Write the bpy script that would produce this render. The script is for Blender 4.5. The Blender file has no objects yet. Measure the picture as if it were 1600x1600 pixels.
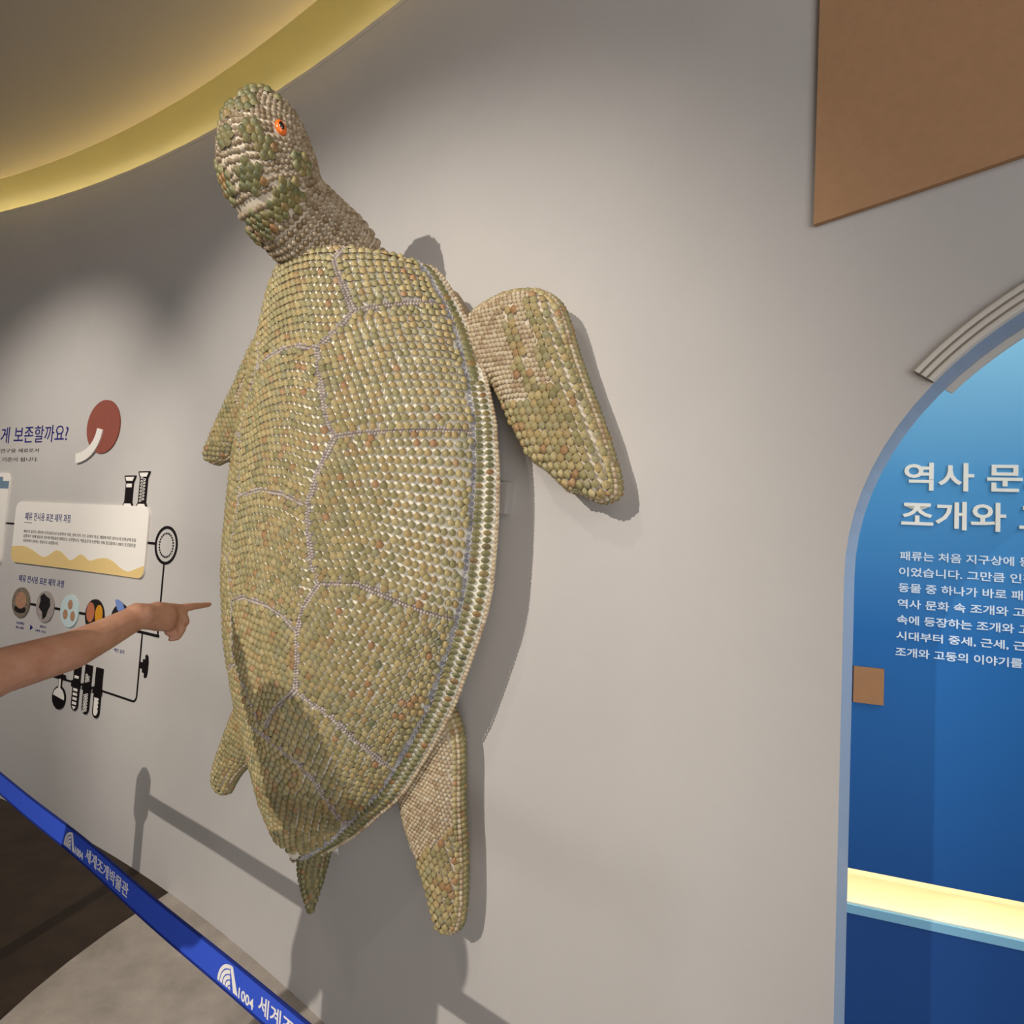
import bpy, bmesh, math, random
import numpy as np
from mathutils import Vector, Matrix
from mathutils.geometry import delaunay_2d_cdt

random.seed(7)
rng = np.random.RandomState(11)
scn = bpy.context.scene
COL = scn.collection

# ------------------------------------------------------------------ camera
PITCH, ROLL, CAMH = 0.052, 0.0558, 1.55
c_f = Vector((0, math.cos(PITCH), math.sin(PITCH)))
u0 = Vector((0, -math.sin(PITCH), math.cos(PITCH)))
c_r = math.cos(ROLL) * Vector((1, 0, 0)) + math.sin(ROLL) * u0
c_u = -math.sin(ROLL) * Vector((1, 0, 0)) + math.cos(ROLL) * u0
cam_d = bpy.data.cameras.new('camera')
cam_d.sensor_width = 36
cam_d.lens = 850 / 1600 * 36
cam_d.clip_start = 0.02
cam = bpy.data.objects.new('camera', cam_d)
m = Matrix.Identity(4)
for i in range(3):
    m[i][0], m[i][1], m[i][2] = c_r[i], c_u[i], -c_f[i]
m[2][3] = CAMH
cam.matrix_world = m
COL.objects.link(cam)
scn.camera = cam

# ------------------------------------------------------------------ world, lights, exposure
scn.view_settings.view_transform = 'Standard'
scn.view_settings.look = 'None'
scn.view_settings.gamma = 1
scn.view_settings.use_curve_mapping = False
scn.view_settings.exposure = 0.0
wd = bpy.data.worlds.new('world')
scn.world = wd
wd.use_nodes = True
wd.node_tree.nodes['Background'].inputs[0].default_value = (0.90, 0.90, 1.0, 1)
wd.node_tree.nodes['Background'].inputs[1].default_value = 0.12


def look_rot(src, dst):
    return (Vector(dst) - Vector(src)).to_track_quat('-Z', 'Y').to_euler()


def spot(name, loc, target, power, color, angle, blend, size):
    d = bpy.data.lights.new(name, 'SPOT')
    d.energy = power
    d.color = color
    d.spot_size = math.radians(angle)
    d.spot_blend = blend
    d.shadow_soft_size = size
    o = bpy.data.objects.new(name, d)
    o.location = loc
    o.rotation_euler = look_rot(loc, target)
    COL.objects.link(o)
    return o


def area(name, loc, target, power, color, sx, sy):
    d = bpy.data.lights.new(name, 'AREA')
    d.shape = 'RECTANGLE'
    d.size, d.size_y = sx, sy
    d.energy = power
    d.color = color
    o = bpy.data.objects.new(name, d)
    o.location = loc
    o.rotation_euler = look_rot(loc, target)
    COL.objects.link(o)
    return o


WARM = (1.0, 0.93, 0.85)
# track spots under the ceiling, behind and to the left of the viewpoint
spot('spotlight_turtle', (-2.6, -1.5, 3.15), (-0.80, 1.55, 1.45), 455, WARM, 51, 0.65, 0.02)
spot('spotlight_near', (-1.15, 0.05, 3.3), (-0.1, 1.4, 1.6), 22, WARM, 60, 1.0, 0.02)
spot('spotlight_panel', (-3.0, 0.9, 3.3), (-2.45, 3.0, 1.40), 210, WARM, 62, 1.0, 0.03)
area('room_fill', (0.6, -2.6, 3.0), (0.2, 1.2, 1.1), 27, (0.97, 0.96, 1.0), 2.4, 1.6)
area('ceiling_fill', (1.0, -4.5, 0.8), (-1.5, 1.0, 3.5), 110, (0.97, 0.97, 1.0), 3.0, 1.0)  # added fill aimed upward to brighten the ceiling and upper wall, no real fixture

# ------------------------------------------------------------------ wall frame
CX, CY, R, A0 = -6.6448, -6.489, 10.3153, math.radians(53.5)
ZW = 3.384


def WP(u, z, d=0.0):
    """point on the curved wall: u metres along it, height z, d metres out of it"""
    a = A0 - u / R
    r = R - d
    return (CX + r * math.cos(a), CY + r * math.sin(a), z)


# ------------------------------------------------------------------ helpers
def lin(c):
    return tuple((x / 12.92 if x <= 0.04045 else ((x + 0.055) / 1.055) ** 2.4) for x in [v / 255 for v in c]) + (1,)


def mat(name, rgb, rough=0.6, spec=0.3, noise=0.0, nscale=20, bump=0.0, bscale=200, emit=None, metal=0.0, col2=None, dist=0.002):
    mt = bpy.data.materials.new(name)
    mt.use_nodes = True
    nt = mt.node_tree
    b = nt.nodes['Principled BSDF']
    b.inputs['Base Color'].default_value = lin(rgb)
    b.inputs['Roughness'].default_value = rough
    b.inputs['Specular IOR Level'].default_value = spec
    b.inputs['Metallic'].default_value = metal
    tc = nt.nodes.new('ShaderNodeTexCoord')
    if noise:
        n = nt.nodes.new('ShaderNodeTexNoise')
        n.inputs['Scale'].default_value = nscale
        n.inputs['Detail'].default_value = 6
        n.inputs['Roughness'].default_value = 0.65
        nt.links.new(tc.outputs['Object'], n.inputs['Vector'])
        r = nt.nodes.new('ShaderNodeValToRGB')
        c1 = lin(rgb)
        c2 = lin(col2) if col2 else tuple(x * (1 - noise) for x in c1[:3]) + (1,)
        r.color_ramp.elements[0].position = 0.35
        r.color_ramp.elements[1].position = 0.68
        r.color_ramp.elements[0].color = c2
        r.color_ramp.elements[1].color = c1
        nt.links.new(n.outputs['Fac'], r.inputs['Fac'])
        nt.links.new(r.outputs['Color'], b.inputs['Base Color'])
    if bump:
        n2 = nt.nodes.new('ShaderNodeTexNoise')
        n2.inputs['Scale'].default_value = bscale
        n2.inputs['Detail'].default_value = 4
        nt.links.new(tc.outputs['Object'], n2.inputs['Vector'])
        bp = nt.nodes.new('ShaderNodeBump')
        bp.inputs['Strength'].default_value = bump
        bp.inputs['Distance'].default_value = dist
        nt.links.new(n2.outputs['Fac'], bp.inputs['Height'])
        nt.links.new(bp.outputs['Normal'], b.inputs['Normal'])
    if emit:
        b.inputs['Emission Color'].default_value = lin(rgb)
        b.inputs['Emission Strength'].default_value = emit
    return mt


def shell_mat(name, stops, rim, src, rough=0.42, rimamt=0.12):
    """shell material: colour picked per shell, paler towards the shell's edge"""
    mt = bpy.data.materials.new(name)
    mt.use_nodes = True
    nt = mt.node_tree
    b = nt.nodes['Principled BSDF']
    b.inputs['Roughness'].default_value = rough
    b.inputs['Specular IOR Level'].default_value = 0.35
    if src == 'object':
        s = nt.nodes.new('ShaderNodeObjectInfo').outputs['Random']
    else:
        a = nt.nodes.new('ShaderNodeAttribute')
        a.attribute_name = 'rnd'
        s = a.outputs['Fac']
    r = nt.nodes.new('ShaderNodeValToRGB')
    r.color_ramp.elements.remove(r.color_ramp.elements[1])
    r.color_ramp.elements[0].position = stops[0][0]
    r.color_ramp.elements[0].color = lin(stops[0][1])
    for p, c in stops[1:]:
        e = r.color_ramp.elements.new(p)
        e.color = lin(c)
    nt.links.new(s, r.inputs['Fac'])
    a2 = nt.nodes.new('ShaderNodeAttribute')
    a2.attribute_name = 'rad'
    pw = nt.nodes.new('ShaderNodeMath')
    pw.operation = 'POWER'
    pw.inputs[1].default_value = 2.5
    nt.links.new(a2.outputs['Fac'], pw.inputs[0])
    ml = nt.nodes.new('ShaderNodeMath')
    ml.operation = 'MULTIPLY'
    ml.inputs[1].default_value = rimamt
    nt.links.new(pw.outputs[0], ml.inputs[0])
    mx = nt.nodes.new('ShaderNodeMix')
    mx.data_type = 'RGBA'
    nt.links.new(ml.outputs[0], mx.inputs['Factor'])
    hm = nt.nodes.new('ShaderNodeMath'); hm.operation = 'MULTIPLY_ADD'
    hm.inputs[1].default_value = 0.42; hm.inputs[2].default_value = 0.62; hm.use_clamp = True
    nt.links.new(a2.outputs['Fac'], hm.inputs[0])
    hx = nt.nodes.new('ShaderNodeMix'); hx.data_type = 'RGBA'; hx.blend_type = 'MULTIPLY'; hx.inputs['Factor'].default_value = 1.0
    nt.links.new(r.outputs['Color'], hx.inputs[6]); nt.links.new(hm.outputs[0], hx.inputs[7])
    nt.links.new(hx.outputs[2], mx.inputs[6])
    mx.inputs[7].default_value = lin(rim)
    tc = nt.nodes.new('ShaderNodeTexCoord')
    n = nt.nodes.new('ShaderNodeTexNoise')
    n.inputs['Scale'].default_value = 260
    nt.links.new(tc.outputs['Object'], n.inputs['Vector'])
    bp = nt.nodes.new('ShaderNodeBump')
    bp.inputs['Strength'].default_value = 0.3
    bp.inputs['Distance'].default_value = 0.001
    nt.links.new(n.outputs['Fac'], bp.inputs['Height'])
    nt.links.new(bp.outputs['Normal'], b.inputs['Normal'])
    nt.links.new(mx.outputs[2], b.inputs['Base Color'])
    return mt


def link(name, me, mt=None, parent=None, smooth=False):
    o = bpy.data.objects.new(name, me)
    COL.objects.link(o)
    if mt and not me.materials:
        me.materials.append(mt)
    if parent:
        o.parent = parent
    if smooth:
        me.shade_smooth()
    return o


def pd(name, verts, faces, mt=None, parent=None, smooth=False):
    me = bpy.data.meshes.new(name)
    me.from_pydata([tuple(v) for v in verts], [], faces)
    me.update()
    return link(name, me, mt, parent, smooth)


def frombm(name, bm, mt=None, parent=None, smooth=False):
    me = bpy.data.meshes.new(name)
    bm.to_mesh(me)
    bm.free()
    return link(name, me, mt, parent, smooth)


def tag(o, label=None, cat=None, group=None, kind=None):
    if label: o['label'] = label
    if cat: o['category'] = cat
    if group: o['group'] = group
    if kind: o['kind'] = kind
    return o


def empty(name, loc=(0, 0, 0), label=None, cat=None, group=None):
    o = bpy.data.objects.new(name, None)
    o.empty_display_size = 0.1
    o.location = loc
    COL.objects.link(o)
    return tag(o, label, cat, group)


def keep_world(child, parent):
    """parent a mesh built in world coordinates to an empty"""
    child.parent = parent
    child.matrix_parent_inverse = parent.matrix_world.inverted() if parent.matrix_world != Matrix.Identity(4) else Matrix.Translation(-parent.location)
    return child


# ---- relief pieces lying on the curved wall -------------------------------------------
def wall_piece(name, polys, mt, parent=None, d0=0.0, d1=0.003, cuts=0.12, mapper=WP):
    """polys: list of closed 2D outlines in (u, z); extruded from d0 to d1 off the wall"""
    bm = bmesh.new()
    for poly in polys:
        vs = [bm.verts.new((p[0], p[1], 0)) for p in poly]
        try:
            bm.faces.new(vs)
        except ValueError:
            pass
    us = [v.co.x for v in bm.verts]
    lo, hi = min(us), max(us)
    k = int((hi - lo) / cuts)
    for i in range(1, k + 1):
        bmesh.ops.bisect_plane(bm, geom=bm.verts[:] + bm.edges[:] + bm.faces[:], plane_co=(lo + (hi - lo) * i / (k + 1), 0, 0), plane_no=(1, 0, 0))
    bmesh.ops.triangulate(bm, faces=bm.faces[:])
    return _relief(name, bm, mt, parent, d0, d1, mapper)


def _relief(name, bm, mt, parent, d0, d1, mapper):
    bm.verts.ensure_lookup_table()
    n = len(bm.verts)
    idx = {v: i for i, v in enumerate(bm.verts)}
    base = [(v.co.x, v.co.y) for v in bm.verts]
    faces = []
    F = [[idx[v] for v in f.verts] for f in bm.faces]
    area2 = sum((base[f[0]][0] * (base[f[1]][1] - base[f[2]][1]) + base[f[1]][0] * (base[f[2]][1] - base[f[0]][1]) + base[f[2]][0] * (base[f[0]][1] - base[f[1]][1])) for f in F if len(f) > 2)
    fl = 1 if area2 > 0 else -1
    for f in F:
        g = f[::fl]
        faces.append([i + n for i in g])
        faces.append(g[::-1])
    for e in bm.edges:
        if len(e.link_faces) == 1:
            f = e.link_faces[0]
            ids = [idx[v] for v in f.verts][::fl]
            a, b = idx[e.verts[0]], idx[e.verts[1]]
            if ids[(ids.index(a) + 1) % len(ids)] != b:
                a, b = b, a
            faces.append([a, b, b + n, a + n])
    verts = [mapper(u, z, d0) for u, z in base] + [mapper(u, z, d1) for u, z in base]
    bm.free()
    ctr = np.mean(np.array(verts), 0)
    if parent is None:
        o = pd(name, [np.array(v) - ctr for v in verts], faces, mt)
        o.location = ctr
    else:
        pl = np.array(parent.location)
        o = pd(name, [np.array(v) - pl for v in verts], faces, mt, parent)
    return o


def ell(u, z, a, b, n=40, t0=0, t1=2 * math.pi):
    full = abs(t1 - t0 - 2 * math.pi) < 1e-6
    return [(u + a * math.cos(t0 + (t1 - t0) * i / (n if full else n - 1)), z + b * math.sin(t0 + (t1 - t0) * i / (n if full else n - 1))) for i in range(n)]


def rrect(u0, z0, u1, z1, r, n=6):
    P = []
    for cx, cy, s in ((u1 - r, z1 - r, 0), (u0 + r, z1 - r, 1), (u0 + r, z0 + r, 2), (u1 - r, z0 + r, 3)):
        for i in range(n + 1):
            a = math.pi / 2 * (s + i / n)
            P.append((cx + r * math.cos(a), cy + r * math.sin(a)))
    return P


def ribbon(path, w):
    """quads of constant width along an open path (u, z)"""
    L, Rr = [], []
    for i, p in enumerate(path):
        a = path[max(i - 1, 0)]
        b = path[min(i + 1, len(path) - 1)]
        dx, dy = b[0] - a[0], b[1] - a[1]
        l = math.hypot(dx, dy)
        L.append((p[0] - dy / l * w / 2, p[1] + dx / l * w / 2))
        Rr.append((p[0] + dy / l * w / 2, p[1] - dx / l * w / 2))
    return L + Rr[::-1]


def ring(u, z, a, b, w, n=48):
    P = []
    for i in range(n):
        t0, t1 = 2 * math.pi * i / n, 2 * math.pi * (i + 1) / n
        P.append([(u + a * math.cos(t0), z + b * math.sin(t0)), (u + a * math.cos(t1), z + b * math.sin(t1)),
                  (u + (a - w) * math.cos(t1), z + (b - w) * math.sin(t1)), (u + (a - w) * math.cos(t0), z + (b - w) * math.sin(t0))])
    return P


def text_piece(name, s, box, mt, parent=None, d0=0.0, d1=0.001, mapper=WP, bold=0.0, slant=0.0, align=None):
    """lettering fitted to the box (u0, z0, u1, z1) of the wall; align='r'/'l' keeps natural width for the height"""
    cu = bpy.data.curves.new(name, 'FONT')
    cu.body = s
    cu.size = 1
    cu.resolution_u = 3
    cu.offset = bold
    ob = bpy.data.objects.new(name, cu)
    COL.objects.link(ob)
    dg = bpy.context.evaluated_depsgraph_get()
    me0 = bpy.data.meshes.new_from_object(ob.evaluated_get(dg))
    bpy.data.objects.remove(ob)
    bpy.data.curves.remove(cu)
    bm = bmesh.new()
    bm.from_mesh(me0)
    bpy.data.meshes.remove(me0)
    bmesh.ops.remove_doubles(bm, verts=bm.verts[:], dist=1e-5)
    xs = [v.co.x for v in bm.verts]
    ys = [v.co.y for v in bm.verts]
    x0, x1, y0, y1 = min(xs), max(xs), min(ys), max(ys)
    u0, z0, u1, z1 = box
    for v in bm.verts:
        v.co.x = u0 + (v.co.x - x0) / (x1 - x0) * (u1 - u0)
        v.co.y = z0 + (v.co.y - y0) / (y1 - y0) * (z1 - z0)
    if (z1 - z0) < .03:          # far too small to pick letters apart
        o = _relief(name, bm, mt, parent, d0, d1, mapper)
        o['kind'] = 'stuff'
        return o
    # one part per word: cut at the wide gaps
    gap = .16 * (u1 - u0) / (x1 - x0)
    me_ = bpy.data.meshes.new('t')
    bm.to_mesh(me_); bm.free()
    order_ = sorted(set(round(v.co.x, 5) for v in me_.vertices))
    spans = sorted([(min(me_.vertices[i].co.x for i in f.vertices), max(me_.vertices[i].co.x for i in f.vertices)) for f in me_.polygons])
    words = [list(spans[0])]
    for a_, b_ in spans[1:]:
        if a_ > words[-1][1] + gap: words.append([a_, b_])
        else: words[-1][1] = max(words[-1][1], b_)
    for a_, b_ in words:
        bw = bmesh.new(); bw.from_mesh(me_)
        bmesh.ops.delete(bw, geom=[v for v in bw.verts if v.co.x < a_ - 1e-6 or v.co.x > b_ + 1e-6], context='VERTS')
        o = _relief(name, bw, mt, parent, d0, d1, mapper)
    bpy.data.meshes.remove(me_)
    return o


# ------------------------------------------------------------------ materials
M = {}
M['wall'] = mat('wall_paint', (195, 190, 184), 0.75, 0.2, bump=0.12, bscale=160, noise=0.04, nscale=3)
M['ceil'] = mat('ceiling_paint', (176, 166, 156), 0.85, 0.15, bump=0.05, bscale=120)
M['cove'] = mat('cove_paint', (226, 220, 190), 0.85, 0.1)
M['led'] = mat('cove_led', (255, 230, 150), 0.5, 0.1, emit=32.0)
M['led2'] = mat('niche_led', (255, 238, 204), 0.5, 0.1, emit=11.0)
M['dark'] = mat('dark_stone', (70, 56, 44), 0.55, 0.3, noise=0.45, nscale=7, bump=0.1, bscale=60)
M['stone'] = mat('pale_stone', (196, 186, 174), 0.6, 0.25, noise=0.3, nscale=6, bump=0.15, bscale=50)
M['brown'] = mat('brown_board', (182, 141, 104), 0.7, 0.2, noise=0.08, nscale=60)
M['tan'] = mat('tan_square', (176, 128, 88), 0.7, 0.2, noise=0.08, nscale=60)
M['white'] = mat('white_print', (238, 232, 222), 0.5, 0.3)
M['black'] = mat('black_print', (20, 14, 14), 0.5, 0.3)
M['navy'] = mat('navy_print', (32, 30, 110), 0.5, 0.3)
M['ink'] = mat('ink_print', (60, 48, 46), 0.5, 0.3)
M['red'] = mat('rust_print', (150, 84, 70), 0.6, 0.25, noise=0.12, nscale=60)
M['sand'] = mat('sand_print', (226, 196, 132), 0.6, 0.25)
M['slate'] = mat('slate_print', (110, 132, 150), 0.6, 0.25)
M['sky'] = mat('pale_blue_print', (196, 214, 214), 0.6, 0.25)
M['drop'] = mat('blue_leaf_print', (112, 136, 190), 0.6, 0.25)
M['cream'] = mat('niche_laminate', (240, 232, 206), 0.5, 0.3)
M['bluelow'] = mat('cabinet_blue', (28, 72, 134), 0.6, 0.2)
M['edge'] = mat('worktop_edge', (128, 182, 208), 0.4, 0.4)
M['letter'] = mat('cream_letters', (240, 232, 216), 0.3, 0.5)
M['bodylet'] = mat('pale_letters', (214, 226, 236), 0.35, 0.4)
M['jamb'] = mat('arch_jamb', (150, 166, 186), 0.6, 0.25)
M['trim'] = mat('arch_moulding', (205, 198, 186), 0.5, 0.35)
M['belt'] = mat('belt_blue', (52, 84, 196), 0.55, 0.35, bump=0.2, bscale=700, dist=0.0004)
M['beltedge'] = mat('belt_edge', (26, 44, 120), 0.6, 0.3)
M['post'] = mat('post_black', (24, 24, 26), 0.35, 0.5, metal=0.4)
M['skin'] = mat('skin', (190, 144, 118), 0.5, 0.4, noise=0.12, nscale=25, bump=0.12, bscale=300, col2=(174, 124, 98))
M['nail'] = mat('nail', (226, 178, 164), 0.3, 0.5)
M['shirt'] = mat('shirt', (92, 98, 110), 0.9, 0.1, bump=0.2, bscale=400)
M['shorts'] = mat('shorts', (44, 46, 56), 0.9, 0.1, bump=0.2, bscale=400)
M['hair'] = mat('hair', (28, 22, 20), 0.6, 0.3, bump=0.5, bscale=300)
M['shoe'] = mat('shoe', (210, 208, 204), 0.7, 0.2)
M['grout'] = mat('sculpture_putty', (242, 234, 212), 0.7, 0.25, bump=0.4, bscale=220)
M['body'] = mat('sculpture_body', (150, 134, 108), 0.8, 0.2, bump=0.4, bscale=150)
M['skinbase'] = mat('beaded_base', (214, 200, 176), 0.7, 0.25, bump=0.3, bscale=220)
OL = [(0.0, (138, 130, 86)), (0.2, (182, 164, 112)), (0.38, (150, 142, 96)), (0.52, (194, 174, 122)), (0.66, (156, 150, 112)), (0.82, (184, 160, 106)), (0.945, (164, 138, 92)), (0.975, (168, 124, 82)), (0.988, (186, 146, 104)), (1.0, (118, 120, 86))]
M['clam_o'] = shell_mat('clam_olive_single', OL, (238, 224, 184), 'object')
M['clam_a'] = shell_mat('clam_olive', OL, (238, 224, 184), 'attr')
DK = [(0.0, (92, 98, 66)), (0.3, (128, 122, 78)), (0.6, (108, 112, 78)), (0.88, (140, 122, 74)), (0.97, (150, 104, 62)), (1.0, (80, 88, 66))]
M['rimclam'] = shell_mat('rim_clam', DK, (206, 190, 140), 'attr', rimamt=0.35)
BD = [(0.0, (206, 186, 150)), (0.4, (222, 206, 172)), (0.7, (196, 172, 140)), (0.9, (176, 150, 116)), (1.0, (228, 216, 190))]
M['bead'] = shell_mat('cream_bead', BD, (150, 128, 100), 'attr', rimamt=0.5)
NB = [(0.0, (170, 150, 122)), (0.4, (196, 178, 150)), (0.7, (160, 140, 108)), (0.9, (146, 124, 92)), (1.0, (208, 196, 172))]
M['neckbead'] = shell_mat('neck_bead', NB, (110, 92, 70), 'attr', rimamt=0.5)
SB = [(0.0, (184, 170, 160)), (0.5, (214, 200, 186)), (1.0, (158, 146, 140))]
M['seam'] = shell_mat('seam_bead', SB, (120, 104, 96), 'attr', rimamt=0.6)
M['pearl'] = shell_mat('pearl_ring', [(0.0, (214, 208, 204)), (0.5, (178, 174, 176)), (1.0, (232, 228, 222))], (150, 146, 150), 'attr', rough=0.18)
M['orange'] = mat('eye_orange', (236, 112, 30), 0.2, 0.6)
M['pupil'] = mat('eye_black', (8, 6, 6), 0.08, 0.8)
M['acrylic'] = mat('bracket_grey', (176, 170, 164), 0.3, 0.5)

# ------------------------------------------------------------------ floor
def disc_sector(name, r0, r1, a0, a1, z0, z1, mt, n=64, ko=None):
    V, F = [], []
    for i in range(n + 1):
        a = math.radians(a0 + (a1 - a0) * i / n)
        for r, z in ((r0, z0), (r1, z0), (r1, z1), (r0, z1)):
            V.append((CX + r * math.cos(a), CY + r * math.sin(a), z))
    for i in range(n):
        b, c = 4 * i, 4 * i + 4
        for j in range(4):
            k = (j + 1) % 4
            F.append([b + j, c + j, c + k, b + k])
    F.append([3, 2, 1, 0])
    F.append([4 * n, 4 * n + 1, 4 * n + 2, 4 * n + 3])
    return pd(name, V, F, mt)


fl = pd('floor', [(-9, -6, -0.05), (5, -6, -0.05), (5, 8, -0.05), (-9, 8, -0.05), (-9, -6, 0), (5, -6, 0), (5, 8, 0), (-9, 8, 0)],
        [[3, 2, 1, 0], [4, 5, 6, 7], [0, 1, 5, 4], [1, 2, 6, 5], [2, 3, 7, 6], [3, 0, 4, 7]], M['dark'])
tag(fl, 'dark brown mottled stone floor', kind='structure')
edge = [(-1.31, 2.44), (-1.345, 2.36), (-1.392, 2.227), (-1.425, 2.12), (-1.455, 1.98), (-1.471, 1.85), (-1.475, 1.72), (-1.468, 1.55), (-1.44, 1.35), (-1.39, 1.1), (-1.30, 0.8), (-1.15, 0.4), (-0.95, 0.0), (-0.7, -0.5), (-0.4, -1.0), (0.0, -1.5)]
arc = []
for i in range(25):
    u = -1.30 + (2.2 + 1.30) * i / 24
    p = WP(u, 0, -0.05)
    arc.append((p[0], p[1]))
outl = edge + [(1.5, -2.2), (3.2, -2.2), (3.2, 0.5)] + arc[::-1][:-1]
bm = bmesh.new()
f = bm.faces.new([bm.verts.new((x, y, 0.001)) for x, y in outl])
bmesh.ops.triangulate(bm, faces=[f])
inl = frombm('stone_inlay', bm, M['stone'], fl)
for me in (inl.data,):
    if me.polygons[0].normal.z < 0:
        me.flip_normals()
inl['label'] = 'pale grey stone area with a curved edge'

# ------------------------------------------------------------------ curved wall with arched opening
UL, UR = -8.5, 4.2
AC, AR, AZ = 1.395 + 0.467, 0.467, 1.52      # arch centre u, radius, spring height
TH = 0.07


def arch_z(u):
    t = (u - AC) / AR
    return AZ + AR * math.sqrt(max(0, 1 - t * t)) if abs(t) < 1 else 0


us = list(np.linspace(UL, AC - AR, 60)) + [AC - AR * math.cos(math.pi * i / 40) for i in range(1, 41)] + list(np.linspace(AC + AR, UR, 14))[1:]
V, F = [], []
cols = []
for u in us:
    inside = AC - AR - 1e-9 <= u <= AC + AR + 1e-9
    zb = arch_z(u) if inside else 0
    if abs(abs(u - AC) - AR) < 1e-6:
        zb = AZ
    base = len(V)
    edge_col = abs(abs(u - AC) - AR) < 1e-6
    for d in (0, -TH):
        V.append(WP(u, zb, d))
        V.append(WP(u, ZW, d))
        V.append(WP(u, 0, d))
    cols.append((base, inside, edge_col))
for i in range(len(us) - 1):
    a, ia, ea = cols[i]
    b, ib, eb = cols[i + 1]
    inn = ia and ib
    lo = 0 if inn else 2
    mid = (0 if ea else lo, 0 if eb else lo)
    # front and back skins: lower edge z=0 outside, arch curve inside
    F.append([a + 1, b + 1, b + (0 if inn else 2), a + (0 if inn else 2)])
    F.append([b + 4, a + 4, a + 3 + (0 if inn else 2), b + 3 + (0 if inn else 2)])
    F.append([a + 4, b + 4, b + 1, a + 1])
    if inn:
        F.append([a + 0, b + 0, b + 3, a + 3])
for i, (c, ins, ec) in enumerate(cols):
    if ec:
        q = [c + 2, c + 0, c + 3, c + 5]
        F.append(q if us[i] < AC else q[::-1])
w = pd('wall_back', V, F, M['wall'])
tag(w, 'curved light grey painted wall with an arched opening', kind='structure')
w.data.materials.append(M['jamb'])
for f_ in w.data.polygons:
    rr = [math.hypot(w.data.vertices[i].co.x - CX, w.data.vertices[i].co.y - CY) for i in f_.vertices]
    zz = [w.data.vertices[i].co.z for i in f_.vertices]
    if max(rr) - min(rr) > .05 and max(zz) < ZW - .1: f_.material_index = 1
bm = bmesh.new(); bm.from_mesh(w.data); bmesh.ops.recalc_face_normals(bm, faces=bm.faces[:]); bm.to_mesh(w.data); bm.free()

# arch moulding: three ridges, starts part-way up the curve
def arch_mould(name, d0, d1, prof, t0, t1, parent):
    V, F = [], []
    n = 44
    k = len(prof)
    for i in range(n + 1):
        t = math.radians(t0 + (t1 - t0) * i / n)
        for (r, d) in prof:
            V.append(WP(AC - (AR + r) * math.cos(t), AZ + (AR + r) * math.sin(t), d))
    for i in range(n):
        for j in range(k):
            a, b = i * k + j, i * k + (j + 1) % k
            F.append([a, b, b + k, a + k])
    F.append(list(range(k)))
    F.append(list(range(n * k, n * k + k))[::-1])
    o = pd(name, V, F, M['trim'], parent)
    bm = bmesh.new(); bm.from_mesh(o.data); bmesh.ops.recalc_face_normals(bm, faces=bm.faces[:]); bm.to_mesh(o.data); bm.free()
    return o


prof = [(0.0, 0.001)]
for k in range(3):
    r0 = 0.0005 + k * 0.0115
    for s in range(6):
        a = math.pi * s / 5
        prof.append((r0 + 0.0052 - 0.0052 * math.cos(a), 0.004 + 0.0085 * math.sin(a)))
prof.append((0.035, 0.001))
o = arch_mould('trim_1', 0, 0.01, prof, 41, 139, None)
tag(o, 'ridged cream moulding following the top of the arched opening', kind='structure')
prof = [(-0.010, -TH - 0.001), (0.02, -TH - 0.001), (0.02, -TH - 0.010), (-0.010, -TH - 0.010)]
o = arch_mould('trim_2', 0, 0.01, prof, 42, 138, None)
tag(o, 'thin pale trim behind the arched opening', kind='structure')

# ------------------------------------------------------------------ ceiling and cove
o = disc_sector('ceiling', 3.0, 10.22, -5, 118, 3.50, 3.56, M['ceil'], 90)
tag(o, 'grey beige dropped ceiling with a curved edge', kind='structure')
cv = disc_sector('trim_3', R - 0.001, R + 0.17, -2, 112, ZW - 0.02, ZW, M['wall'], 90)
tag(cv, 'ledge on top of the curved wall', kind='structure')
cv = disc_sector('wall_cove', R + 0.16, R + 0.2, -2, 112, ZW, 4.25, M['cove'], 90)
tag(cv, 'yellow lit cove wall above the ledge', kind='structure')
cv = disc_sector('ceiling_cove', 9.6, R + 0.2, -2, 112, 4.2, 4.25, M['cove'], 90)
tag(cv, 'roof of the light cove', kind='structure')
cv = disc_sector('led_strip', R + 0.125, R + 0.15, 10, 110, ZW + 0.001, ZW + 0.014, M['led'], 90)
tag(cv, 'glowing warm yellow strip light lying in the ceiling cove', 'light')

# ------------------------------------------------------------------ brown board high on the wall
o = wall_piece('sign_board', [[(1.337, 2.137), (2.45, 2.137), (2.45, 3.0), (1.337, 3.0)]], M['brown'], None, 0.0005, 0.010)
tag(o, 'large plain brown board high on the wall over the arch', 'board')

# ------------------------------------------------------------------ blue room behind the arch
B0 = np.array([0.78310486, 1.23780958])
BD_ = np.array([0.959, -0.284]); BD_ /= np.linalg.norm(BD_)
BN = np.array([BD_[1], -BD_[0]])     # towards the viewer


def BP(u, z, d=0.0):
    p = B0 + BD_ * u + BN * d
    return (p[0], p[1], z)


def bbox_piece(name, u0, u1, z0, z1, d0, d1, mt, parent=None, kind=None):
    V = [BP(u, z, d) for d in (d0, d1) for (u, z) in ((u0, z0), (u1, z0), (u1, z1), (u0, z1))]
    F = [[0, 1, 2, 3], [7, 6, 5, 4], [4, 5, 1, 0], [5, 6, 2, 1], [6, 7, 3, 2], [7, 4, 0, 3]]
    ctr = np.mean(np.array(V), 0) if parent is None else np.array(parent.location)
    o = pd(name, [np.array(v) - ctr for v in V], F, mt, parent)
    if parent is None: o.location = ctr
    bm = bmesh.new(); bm.from_mesh(o.data); bmesh.ops.recalc_face_normals(bm, faces=bm.faces[:]); bm.to_mesh(o.data); bm.free()
    return o


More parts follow.
